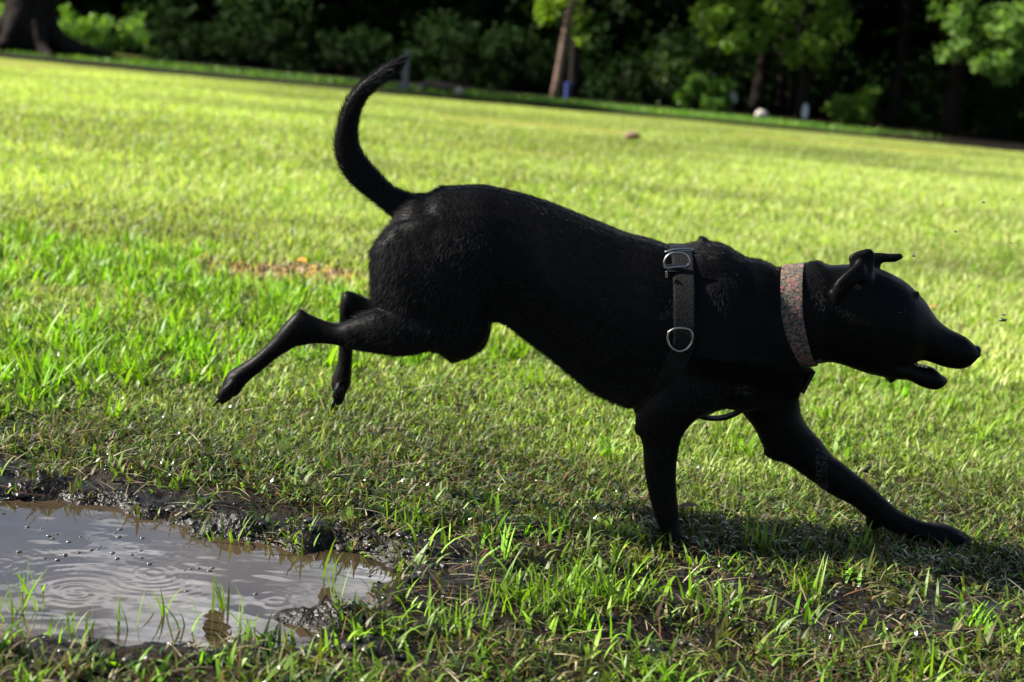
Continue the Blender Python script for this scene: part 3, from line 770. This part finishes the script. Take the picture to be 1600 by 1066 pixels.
def surf(px, py, off=.006, bvh=bvh_body):
    o_ = P(px, py, 1.5); d_ = unit(ray(px, py)); h_ = bvh.ray_cast(Vector(o_), Vector(d_), 3)
    if h_[0] is None: return P(px, py, D - .1)
    return np.array(h_[0]) - d_ * off


def wire(pp, rad, name, off=.008, closed=True, bvh=bvh_body, depth=None):
    pts = []
    ys = [surf(a, b, off, bvh)[1] for a, b in pp]
    yb = min(ys) if depth is None else depth
    for a, b in pp: pts.append(P(a, b, yb))
    pts = catmull(pts + ([pts[0]] if closed else []), 12 * len(pts))
    if closed: pts = pts[:-1]
    return mesh_py(name, *tube(pts, rad, 10, closed), steel, True, harness)


# D ring and slider near the top, big ring at the shoulder
wire([(1038.5, 418), (1038, 409), (1043, 400), (1052, 395.5), (1063, 395.5), (1072, 399), (1076, 406), (1076.5, 413), (1070, 416.5), (1055, 417.5), (1044, 419)], .0022, "d_ring")
wire([(1040, 394), (1052, 390.5), (1066, 389), (1081, 389.5), (1080, 392), (1066, 392), (1052, 394)], .0022, "slider", depth=D - .045)
wire([(1045, 519), (1043.5, 530), (1048, 542), (1060, 549), (1072, 546), (1080, 537), (1082, 525), (1079, 517), (1070, 513.5), (1055, 513.5)], .0022, "shoulder_ring")
wire([(1041.5, 424), (1041.5, 434)], .0022, "slider", closed=False)
tb = [surf(a, b, .010) for a, b in [(1042, 414), (1074, 413), (1074, 424), (1042, 425)]]
tb2 = [p + np.array([0, .008, 0]) for p in tb]
mesh_py("strap_loop", tb + tb2, [(0, 1, 2, 3), (7, 6, 5, 4), (0, 4, 5, 1), (1, 5, 6, 2), (2, 6, 7, 3), (3, 7, 4, 0)], web, False, harness)

# floral collar
O3 = P(1246, 492, D); s3 = unit(P(1240, 415, D) - O3); s4 = unit(P(1262, 572, D) - O3)
cl = loop_points(O3, s3, s4, 96, off=.0035, sw=-.30)
cmm = bpy.data.materials.new("floral_fabric"); cmm.use_nodes = True
t = cmm.node_tree; b = t.nodes["Principled BSDF"]; b.inputs['Roughness'].default_value = .75; b.inputs['Specular IOR Level'].default_value = .2
tcn = t.nodes.new("ShaderNodeTexCoord")
vo = t.nodes.new("ShaderNodeTexVoronoi"); vo.inputs['Scale'].default_value = 120; t.links.new(tcn.outputs['Object'], vo.inputs['Vector'])
rd = t.nodes.new("ShaderNodeValToRGB"); rd.color_ramp.elements[0].position = .30; rd.color_ramp.elements[0].color = (1, 1, 1, 1); rd.color_ramp.elements[1].position = .42; rd.color_ramp.elements[1].color = (0, 0, 0, 1)
t.links.new(vo.outputs['Distance'], rd.inputs['Fac'])
sp = t.nodes.new("ShaderNodeSeparateColor"); t.links.new(vo.outputs['Color'], sp.inputs[0])
pal = t.nodes.new("ShaderNodeValToRGB"); pal.color_ramp.interpolation = 'CONSTANT'
pal.color_ramp.elements[0].color = (.15, .045, .05, 1); pal.color_ramp.elements[1].position = .35; pal.color_ramp.elements[1].color = (.13, .065, .04, 1)
e = pal.color_ramp.elements.new(.6); e.color = (.15, .07, .07, 1); e = pal.color_ramp.elements.new(.8); e.color = (.06, .04, .03, 1)
t.links.new(sp.outputs[0], pal.inputs['Fac'])
nn_ = t.nodes.new("ShaderNodeTexNoise"); nn_.inputs['Scale'].default_value = 260; t.links.new(tcn.outputs['Object'], nn_.inputs['Vector'])
gr_ = t.nodes.new("ShaderNodeValToRGB"); gr_.color_ramp.elements[0].position = .38; gr_.color_ramp.elements[0].color = (.014, .013, .014, 1); gr_.color_ramp.elements[1].position = .62; gr_.color_ramp.elements[1].color = (.085, .07, .055, 1)
t.links.new(nn_.outputs['Fac'], gr_.inputs['Fac'])
mm_ = t.nodes.new("ShaderNodeMix"); mm_.data_type = 'RGBA'; t.links.new(rd.outputs[0], mm_.inputs[0]); t.links.new(gr_.outputs[0], mm_.inputs[6]); t.links.new(pal.outputs[0], mm_.inputs[7])
t.links.new(mm_.outputs[2], b.inputs['Base Color'])
bpn = t.nodes.new("ShaderNodeBump"); bpn.inputs['Strength'].default_value = .5; bpn.inputs['Distance'].default_value = .001; t.links.new(nn_.outputs['Fac'], bpn.inputs['Height']); t.links.new(bpn.outputs[0], b.inputs['Normal'])
collar = mesh_py("collar", *band(cl, unit(np.cross(s3, [0, 1, 0])) * -1, .0185, .0028), cmm, False)
adopt(collar); collar["label"] = "wide grey collar with pink and orange flowers"

# face
dark = material("nose_leather", (.0025, .0027, .003), .35, .15, bump=(300, .5, .001))
c0 = P(1524, 549, D)
V = ico * np.array([.010, .013, .011]); V[:, 0] *= 1 + .25 * V[:, 2] / .011
nose = adopt(mesh_py("nose", V + c0, [tuple(map(int, f)) for f in icf], dark))
eyem = material("eye_glass", (.006, .003, .002), .08, .4)
for s_ in (-1, 1):
    h_ = surf(1404, 489, .0) if s_ < 0 else None
    if s_ < 0: ey = h_ + np.array([0, .0045, 0])
    else: ey = np.array([ey[0], 2 * D - ey[1], ey[2]])
    adopt(mesh_py("eye", ico * np.array([.0075, .0045, .0050]) + ey, [tuple(map(int, f)) for f in icf], eyem))
    lp = [ey + np.array([math.cos(a) * .0105, s_ * (.004 + .0015 * math.cos(2 * a)), math.sin(a) * .0045 + .3 * math.cos(a) * .008]) for a in np.linspace(0, 2 * math.pi, 22, endpoint=False)]
    adopt(mesh_py("eyelid", *tube(lp, .0014, 8, True), coat))
ivory = material("tooth_ivory", (.45, .40, .30), .3, .5)


def tooth(px, py, yo, l, dirz, r=.0022):
    b0 = P(px, py, D + yo); return tube([b0, b0 + np.array([.001, 0, dirz * l * .5]), b0 + np.array([0, 0, dirz * l])], [r, r * .8, .0003], 8)


for k_ in (-.013, .013): adopt(mesh_py("tooth", *tooth(1462, 579, k_, .011, 1), ivory))
adopt(mesh_py("teeth", *join([tooth(1428 + 6 * i_, 571 + 1.2 * i_, -.018, .005, 1, .003) for i_ in range(4)] +
                              []), ivory)); 
tg_ = material("tongue_flesh", (.16, .05, .05), .3, .5)
adopt(mesh_py("tongue", *limb([(1405, 566, 1405, 574, .014), (1425, 568, 1425, 576, .016), (1440, 573, 1440, 579, .015), (1455, 577, 1455, 582, .012), (1462, 581, 1462, 584, .006)]), tg_))
clm = material("claw_horn", (.006, .0055, .005), .4, .2)
for (px, py, yo, dx_, dz_) in [(1513, 846, .072, .011, -.006), (1077, 852, -.072, .008, -.006), (340, 627, -.068, -.007, -.010), (521, 634, .068, -.001, -.011)]:
    cw = []
    for dy_ in (-.019, -.007, .007, .019):
        b0 = P(px, py, D + yo) + np.array([-dx_, dy_, -dz_]) ; cw.append(tube([b0, b0 + np.array([dx_ * .6, 0, dz_ * .5]), b0 + np.array([dx_ * 1.3, 0, dz_ * 1.5])], [.0032, .0026, .0005], 8))
    adopt(mesh_py("claws", *join(cw), clm))

# flecks of mud thrown up in front of the dog
fl0 = None
for i_, (px, py, yo, sz) in enumerate([(1568, 492, 0, 4), (1567, 500, -.05, 7), (1536, 316, -.1, 3.4), (1583, 312, .1, 2.4), (1493, 362, -.1, 3.4), (1580, 380, 0, 2.6), (1427, 400, .02, 4), (1530, 447, 0, 2.4), (1528, 478, .05, 2.4), (1355, 734, -.1, 8)]):
    sx_ = sz / 900 * .9
    V = ico * np.array([sx_, sx_ * .5, sx_ * .38]) * (1 + RNG.uniform(-.25, .25, (len(ico), 1)))
    o = mesh_py("mud_fleck", V, [tuple(map(int, f)) for f in icf], lm); o.location = P(px, py, D + yo)
    if i_ == 9: o.rotation_euler = (0, -.7, 0)
    lab = {0: "upper of two mud flecks in front of the nose", 1: "lower and larger of two mud flecks in front of the nose", 6: "mud fleck just beyond the ear tip", 9: "long dark mud fleck above the reaching foreleg"}.get(i_, "tiny dark mud fleck in the air over the lawn above the muzzle")
    tag(o, lab, "mud fleck", "flecks of mud thrown up by the dog")


# leaves and a clod on the lawn
def leaf(px, py, ln_, wd_, col_, rot, lab, rough=.6, zup=.03):
    n_ = 9; V = []; F = []
    for i_ in range(n_ + 1):
        t_ = i_ / n_; w_ = wd_ * math.sin(math.pi * min(1, t_ * .96 + .02)) ** .8 / 2
        z_ = .25 * wd_ * math.sin(t_ * 3) + .1 * ln_ * t_ * t_
        V += [(t_ * ln_ - ln_ / 2, -w_, z_ + .35 * w_), (t_ * ln_ - ln_ / 2, 0, z_), (t_ * ln_ - ln_ / 2, w_, z_ + .35 * w_)]
    for i_ in range(n_):
        a = i_ * 3; F += [(a, a + 1, a + 4, a + 3), (a + 1, a + 2, a + 5, a + 4)]
    o = mesh_py("fallen_leaf", V, F, material("dry_leaf", col_, rough, .4, noise=(tuple(c * .6 for c in col_), 60, .35, .7), transl=.3))
    p = G(px, py); o.location = (p[0], p[1], float(height(p[0:1], p[1:2])[0]) + zup); o.rotation_euler = (.35, .1, rot)
    return tag(o, lab, "leaf", "fallen leaves on the lawn")


leaf(1352, 600, .075, .035, (.42, .30, .17), .35, "pale tan leaf on the grass under the dog's chin", zup=.045)
leaf(470, 430, .05, .02, (.60, .22, .01), -.6, "orange leaf on the grass left of the dog's rump", zup=.05)
leaf(490, 437, .035, .02, (.60, .36, .10), .9, "yellow leaf beside the orange leaf", zup=.045)
leaf(1456, 497, .05, .02, (.40, .26, .09), .2, "yellowish leaf on the lawn just above the muzzle", zup=.04)
leaf(1072, 818, .045, .014, (.16, .08, .05), .5, "reddish brown leaf at the heel of the standing foreleg", zup=.022)
p = G(987, 221); V = ico * np.array([.085, .06, .045]) * (1 + RNG.uniform(-.3, .3, (len(ico), 1)))
o = mesh_py("clod", V, [tuple(map(int, f)) for f in icf], material("dry_clod", (.16, .10, .07), .9, .2, bump=(40, .8, .02))); o.location = (p[0], p[1], .06)
tag(o, "small brown clod of earth alone on the bright lawn", "clod")
# ------------------------------------------------------------------ the wood beyond the lawn
BARK = material("bark", (.006, .0050, .0045), .95, .05, noise=((.014, .011, .009), 9, .35, .7), bump=(14, 1., .05))
LEAF = material("leaf_green", rough=.5, spec=.2, attr=True, transl=.4)
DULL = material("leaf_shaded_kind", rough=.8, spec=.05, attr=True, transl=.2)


def leaves_mesh(name, pts, size, cols, parent=None, drop=.0, mat=LEAF):
    n = len(pts); d = RNG.normal(size=(n, 3)); d[:, 2] -= drop; d /= np.linalg.norm(d, axis=1)[:, None]
    s = np.cross(d, RNG.normal(size=(n, 3))); s /= np.linalg.norm(s, axis=1)[:, None]
    L_ = (size * RNG.uniform(.6, 1.3, n))[:, None]; W_ = L_ * .28
    nn = np.cross(d, s) * L_ * .12
    V = np.stack([pts, pts + d * L_ * .45 + s * W_ + nn, pts + d * L_, pts + d * L_ * .45 - s * W_ + nn], 1).reshape(-1, 3)
    q_ = (np.arange(n) * 4)[:, None] + np.array([0, 1, 2, 3])
    return mesh_np(name, V, q_, np.full(n, 4), mat, np.repeat(cols, 4, axis=0), False, parent)


def clumps(centers, radii, per, flat=.8):
    out = []
    for c0, r in zip(centers, radii):
        v = RNG.normal(size=(per, 3)); v /= np.linalg.norm(v, axis=1)[:, None]
        out.append(c0 + v * (r * RNG.uniform(.25, 1, per) ** .5)[:, None] * np.array([1, 1, flat]))
    return np.concatenate(out)


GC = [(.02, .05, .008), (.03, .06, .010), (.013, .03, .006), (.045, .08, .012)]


def trunk_geo(h, r, flare=1.6, lean=(0, 0), seg=14, wob=.12):
    path = []; rad = []
    ph = RNG.uniform(0, 6, 2)
    for i_ in range(seg + 1):
        t_ = i_ / seg
        path.append((lean[0] * h * t_ + wob * math.sin(t_ * 4 + ph[0]) - wob * math.sin(ph[0]), lean[1] * h * t_ + wob * math.sin(t_ * 3 + ph[1]) - wob * math.sin(ph[1]), h * t_ - .15))
        rad.append(r * (1 - .65 * t_) * (1 + (flare - 1) * math.exp(-t_ * h / .35)))
    V, F = tube(path, rad, 14)
    an = np.arctan2(V[:, 1], V[:, 0]); low = np.exp(-np.clip(V[:, 2], 0, 9) / .4)
    V[:, :2] *= (1 + .18 * low * np.sin(an * 5 + 1))[:, None]
    return (V, F), np.array(path)


def tree(name, base, h, r, label, group, crown, leafs, size=.13, per=90, flare=1.6, lean=(0, 0), cols=GC, wts=(1, 1, 1, .6), bark=BARK, drop=.3, roots=False):
    """crown: list of (x,y,z,r) clump balls relative to the base; random ones are added by the caller"""
    t_ = empty(name, base)
    tag(t_, label, "tree", group)
    (V, F), path = trunk_geo(h, r, flare, lean)
    geo = [(V, F)]
    for k_ in range(9):                       # limbs
        i_ = random.randint(5, len(path) - 2); a = path[i_]; c = crown[random.randrange(len(crown))]
        m_ = (a + np.array(c[:3])) / 2 + np.array([0, 0, .3])
        pp = catmull([a, m_, np.array(c[:3])], 8); geo.append(tube(pp, np.linspace(r * .38, r * .06, 8), 8))
    if roots:
        for a in (-.15, .5, 2.2, 3.3, 4.4, 5.4):
            e_ = np.array([math.cos(a), math.sin(a), 0]); L_ = 1.25 if a < .6 else .8
            geo.append(tube(catmull([e_ * r * .4 + [0, 0, .75], e_ * r * 1.1 + [0, 0, .26], e_ * L_ * .9 + [0, 0, .08], e_ * L_ * 1.5 + [0, 0, -.06]], 10), np.linspace(r * .5, .06, 10), 10))
    mesh_py("trunk", *join(geo), bark, True, t_)
    c_ = np.array(crown); pts = clumps(c_[:, :3], c_[:, 3], per)
    leaves_mesh("crown", pts, size, mixc(len(pts), cols, wts), t_, drop)
    return t_


def rand_crown(h, w, z0, n, r=(.5, .9)):
    out = []
    while len(out) < n:
        v = RNG.uniform(-1, 1, 3)
        if (v ** 2).sum() > 1: continue
        out.append((v[0] * w, v[1] * w, z0 + (v[2] * .5 + .5) * (h - z0), RNG.uniform(*r)))
    return out


def at(px, Y):                      # foot of something seen at column px, standing at depth Y
    lo, hi = -200., 600.
    for _ in range(40):
        m_ = (lo + hi) / 2
        g_ = G(px, m_) if ray(px, m_)[2] < -1e-3 else np.array([0, 1e6, 0])
        if g_[1] > Y: lo = m_
        else: hi = m_
    g_ = G(px, hi); return (float(g_[0]), Y, 0.)


WG = "trees along the edge of the lawn"
b0 = at(45, 26.3)
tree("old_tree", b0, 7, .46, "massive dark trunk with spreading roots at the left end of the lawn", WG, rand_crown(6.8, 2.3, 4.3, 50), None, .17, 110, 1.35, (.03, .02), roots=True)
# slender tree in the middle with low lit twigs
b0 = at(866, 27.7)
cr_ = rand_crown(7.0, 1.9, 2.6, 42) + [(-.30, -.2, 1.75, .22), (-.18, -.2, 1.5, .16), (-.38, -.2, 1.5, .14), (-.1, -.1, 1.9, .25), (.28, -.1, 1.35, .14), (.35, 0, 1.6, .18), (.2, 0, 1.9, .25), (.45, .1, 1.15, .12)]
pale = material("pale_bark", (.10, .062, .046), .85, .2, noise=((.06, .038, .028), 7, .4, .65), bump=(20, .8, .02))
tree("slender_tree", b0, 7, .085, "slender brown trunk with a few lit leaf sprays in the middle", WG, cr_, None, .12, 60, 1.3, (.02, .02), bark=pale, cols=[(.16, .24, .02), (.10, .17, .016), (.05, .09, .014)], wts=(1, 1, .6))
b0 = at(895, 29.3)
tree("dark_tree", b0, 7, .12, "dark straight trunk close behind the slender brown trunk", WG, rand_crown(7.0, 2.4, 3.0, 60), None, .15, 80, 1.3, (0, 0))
# drooping tree right of the middle
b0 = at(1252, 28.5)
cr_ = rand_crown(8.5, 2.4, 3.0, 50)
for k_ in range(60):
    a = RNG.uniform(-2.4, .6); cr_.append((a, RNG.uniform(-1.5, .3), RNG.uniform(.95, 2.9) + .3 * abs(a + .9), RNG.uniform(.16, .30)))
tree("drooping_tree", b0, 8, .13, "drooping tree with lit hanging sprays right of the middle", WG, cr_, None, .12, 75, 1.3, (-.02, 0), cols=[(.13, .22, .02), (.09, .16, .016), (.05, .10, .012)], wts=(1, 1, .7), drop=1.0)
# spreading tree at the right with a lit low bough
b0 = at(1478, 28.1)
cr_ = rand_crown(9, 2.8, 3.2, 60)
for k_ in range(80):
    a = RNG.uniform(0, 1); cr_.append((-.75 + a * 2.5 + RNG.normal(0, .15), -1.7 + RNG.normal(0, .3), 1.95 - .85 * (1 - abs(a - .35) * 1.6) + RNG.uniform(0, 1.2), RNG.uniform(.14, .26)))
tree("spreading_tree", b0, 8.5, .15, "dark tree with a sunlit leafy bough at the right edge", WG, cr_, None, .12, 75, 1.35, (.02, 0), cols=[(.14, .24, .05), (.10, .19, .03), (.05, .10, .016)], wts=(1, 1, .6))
# more trunks in the shade
LB = {
      1180: "dark trunk beside the pale boulder", 1215: "thin dark trunk left of the drooping tree", 1232: "thinnest dark trunk touching the drooping tree",
      1290: "thin dark trunk right of the drooping tree", 1390: "dark trunk right of the two light green bushes", 1560: "dark trunk at the far right edge"}
for px, lab in LB.items():
    thin = px in (1215, 1232, 1290)
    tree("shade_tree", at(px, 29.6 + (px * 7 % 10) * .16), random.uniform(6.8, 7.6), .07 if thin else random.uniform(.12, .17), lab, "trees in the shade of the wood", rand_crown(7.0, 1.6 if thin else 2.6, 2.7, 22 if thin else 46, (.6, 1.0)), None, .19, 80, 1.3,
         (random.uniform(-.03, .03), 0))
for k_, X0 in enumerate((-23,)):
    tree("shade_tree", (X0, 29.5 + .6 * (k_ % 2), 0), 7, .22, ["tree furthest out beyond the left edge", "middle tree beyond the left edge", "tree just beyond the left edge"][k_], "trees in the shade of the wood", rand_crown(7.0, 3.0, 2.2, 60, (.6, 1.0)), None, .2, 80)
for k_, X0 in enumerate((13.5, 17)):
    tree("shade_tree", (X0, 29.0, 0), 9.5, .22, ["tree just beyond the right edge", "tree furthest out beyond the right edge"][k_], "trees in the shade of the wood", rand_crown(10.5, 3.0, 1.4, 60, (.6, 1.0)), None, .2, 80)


# bushes
def bush(px, Y, w_, h_, n, lab, cols, per=70, size=.09, spiky=False, group="bushes at the foot of the wood"):
    b0 = at(px, Y); t_ = empty("bush", b0); tag(t_, lab, "bush", group)
    cs = []; st = []
    for k_ in range(n):
        a = RNG.uniform(0, 6.28); r = math.sqrt(RNG.uniform(0, 1)); x_ = math.cos(a) * r * w_ / 2; y_ = math.sin(a) * r * w_ / 3
        z_ = RNG.uniform(.12, 1) * h_ * math.sqrt(max(.05, 1 - .8 * r * r)); cs.append((x_, y_, z_, RNG.uniform(.10, .2) * (h_ / .8) ** .5))
        if k_ % 3 == 0: st.append(tube(catmull([(x_ * .2, y_ * .2, -.05), (x_ * .5, y_ * .5, z_ * .6), (x_, y_, z_)], 6), np.linspace(.018, .006, 6), 6))
    mesh_py("stems", *join(st), BARK, True, t_)
    c_ = np.array(cs); pts = clumps(c_[:, :3], c_[:, 3], per, 1.2 if spiky else .8)
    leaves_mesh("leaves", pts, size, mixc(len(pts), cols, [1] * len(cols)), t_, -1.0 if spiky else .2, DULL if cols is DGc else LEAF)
    return t_


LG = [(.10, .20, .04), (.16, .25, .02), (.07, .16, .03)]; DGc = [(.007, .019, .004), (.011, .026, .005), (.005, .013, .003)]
bush(10, 28.0, 0.88, 1.32, 18, "sunlit bush left of the massive trunk", LG)
bush(112, 28.2, 1.43, 0.83, 26, "light green bush right of the massive trunk", LG, spiky=True)
bush(160, 28.6, 0.99, 0.66, 18, "low spiky bush in the middle of the left three", LG, spiky=True)
bush(200, 28.8, 0.88, 0.83, 14, "thin spiky bush rightmost of the left three", LG, per=40, spiky=True)
bush(238, 28.8, 0.39, 0.33, 6, "little pale weed right of the left bushes", LG, 30)
bush(700, 29.8, 2.42, 1.21, 46, "dark bush right of the grey post", DGc)
bush(800, 30.2, 2.20, 1.32, 46, "dark bush left of the slender trunk", DGc)
bush(960, 29.6, 1.76, 1.04, 34, "dark bush right of the blue bin", DGc)
bush(1040, 30.0, 2.09, 1.10, 40, "broad green bush in the middle of the wood", DGc + [(.07, .13, .016)])
bush(1100, 29.2, 1.21, 0.83, 26, "brighter bush left of the white board", [(.06, .14, .016), (.045, .09, .014)])
bush(1307, 29.0, 0.50, 0.55, 9, "small light bush just right of the drooping trunk", LG, spiky=True)
bush(1325, 29.5, 0.66, 0.68, 13, "larger of the light green bushes right of the drooping trunk", LG, spiky=True)
bush(1350, 29.4, 0.33, 0.68, 7, "narrow upright light green bush", LG, spiky=True)
bush(1430, 29.8, 1.32, 0.99, 22, "dim bush left of the spreading tree", DGc)
bush(1540, 29.2, 2.20, 1.32, 40, "dark bush right of the spreading tree", DGc)
bush(400, 30.0, 2.64, 1.21, 44, "dark bush in deep shade left of the tail", DGc)
bush(540, 30.0, 1.98, 1.10, 34, "dark bush behind the tail tip", DGc)
bush(290, 29.8, 1.76, 0.99, 30, "dark bush right of the left weeds", DGc)

# the wood as a mass behind
n = 1500; cx = RNG.uniform(-30, 30, n); cy = RNG.uniform(32.5, 45, n); cz = RNG.uniform(0, 6.2, n)
pts = clumps(np.stack([cx, cy, cz], 1), RNG.uniform(.8, 1.5, n), 110)
n = 500; p2 = clumps(np.stack([RNG.uniform(-34, 34, n), RNG.uniform(44, 52, n), RNG.uniform(0, 6.5, n)], 1), RNG.uniform(1.4, 2.4, n), 260)
pts = np.concatenate([pts, p2]); pts = pts[pts[:, 2] > 0]
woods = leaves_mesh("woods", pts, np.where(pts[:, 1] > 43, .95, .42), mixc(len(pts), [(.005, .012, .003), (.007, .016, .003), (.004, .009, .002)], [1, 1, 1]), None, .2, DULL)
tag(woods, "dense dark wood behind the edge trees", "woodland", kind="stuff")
# undergrowth between the trunks
n = 420; cx = RNG.uniform(-20, 20, n); cy = RNG.uniform(30.4, 33.5, n)
pts = clumps(np.stack([cx, cy, RNG.uniform(.1, 1.5, n)], 1), RNG.uniform(.3, .7, n), 90); pts = pts[pts[:, 2] > 0]
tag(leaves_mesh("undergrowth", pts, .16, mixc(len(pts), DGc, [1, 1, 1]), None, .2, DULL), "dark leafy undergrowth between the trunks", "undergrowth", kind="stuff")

# grey post, log, stones, bin, board, boulder
p = at(632, 25.6)
post = empty("post", p); tag(post, "grey concrete post standing where the tail tip points", "post")
gc_ = material("weathered_concrete", (.11, .11, .10), .85, .3, noise=((.07, .07, .065), 6, .35, .7), bump=(30, .5, .01))


def prism(w0, d0, h0, bev=.012, top=1.0):
    V = []
    for z_, s_ in ((-.1, 1), (h0 - bev, top), (h0, top * .9)):
        for a, b in ((-1, -1), (1, -1), (1, 1), (-1, 1)): V.append((a * w0 / 2 * s_, b * d0 / 2 * s_, z_))
    F = [(3, 2, 1, 0), (8, 9, 10, 11)]
    for k_ in (0, 4):
        for j in range(4): F.append((k_ + j, k_ + (j + 1) % 4, k_ + 4 + (j + 1) % 4, k_ + 4 + j))
    return np.array(V, float), F


mesh_py("shaft", *prism(.11, .11, .66, top=.85), gc_, False, post)
mesh_py("footing", *prism(.26, .24, .10, top=.8), gc_, False, post)


def rock(px, Y, s, col_, lab, name="stone", cat="stone", zf=.5):
    p = at(px, Y); V = ico * np.array(s) * (1 + RNG.uniform(-.16, .16, (len(ico), 1)))
    o = mesh_py(name, V, [tuple(map(int, f)) for f in icf], material("stone_face", col_, .85, .3, bump=(12, .8, .03))); o.location = (p[0], p[1], s[2] * zf); return tag(o, lab, cat)


rock(657, 25.5, (.07, .06, .07), (.11, .11, .07), "small stone between the grey post and the log")
rock(718, 25.4, (.09, .07, .075), (.18, .18, .13), "pale stone at the right end of the log")
rock(1190, 28.6, (.14, .11, .09), (.42, .38, .33), "pale boulder left of the drooping tree", "boulder", "boulder")
rock(1256, 28.4, (.07, .06, .19), (.40, .39, .42), "upright pale stone leaning on the drooping trunk", zf=.8)
p = at(686, 25.7); V, F = tube([(-.32, 0, .10), (-.1, .02, .105), (.12, 0, .10), (.33, .02, .105)], [.06, .065, .065, .055], 10)
o = mesh_py("log", V, F, pale); o.location = p; tag(o, "short brown log lying right of the grey post", "log")
p = at(886, 28.3); bn = empty("bin", p); tag(bn, "small blue bin beside the slender trunk", "bin")
blue = material("blue_plastic", (.012, .02, .09), .5, .3)
rings = [np.array([(math.cos(a) * r, math.sin(a) * r, z_) for a in np.arange(16) * math.pi / 8]) for z_, r in [(0, .055), (.03, .06), (.26, .07), (.27, .078), (.29, .078)]]
mesh_py("bucket_body", *loft(rings), blue, False, bn)
rings = [np.array([(math.cos(a) * r, math.sin(a) * r, z_) for a in np.arange(16) * math.pi / 8]) for z_, r in [(.292, .08), (.302, .08), (.32, .04)]]
mesh_py("lid", *loft(rings), blue, False, bn)
p = at(1143, 29.3); bd = empty("notice_board", p); tag(bd, "small white board on a thin stake in the wood's shade", "sign")
mesh_py("stake", *prism(.035, .03, .40), pale, False, bd)
V, F = prism(.12, .02, .12); V[:, 2] += .30
V[:, 1] -= .03
mesh_py("board", V, F, material("white_board", (.5, .5, .53), .5, .4), False, bd)
p = at(190, 27.4); lw = mesh_py("pipe", *tube([(-.75, 0, .06), (-.2, .03, .07), (.3, 0, .06), (.62, .02, .05)], .014, 8), material("yellow_pipe", (.16, .14, .015), .5, .4)); lw.location = p
tag(lw, "thin yellow pipe on the ground before the left bushes", "pipe")
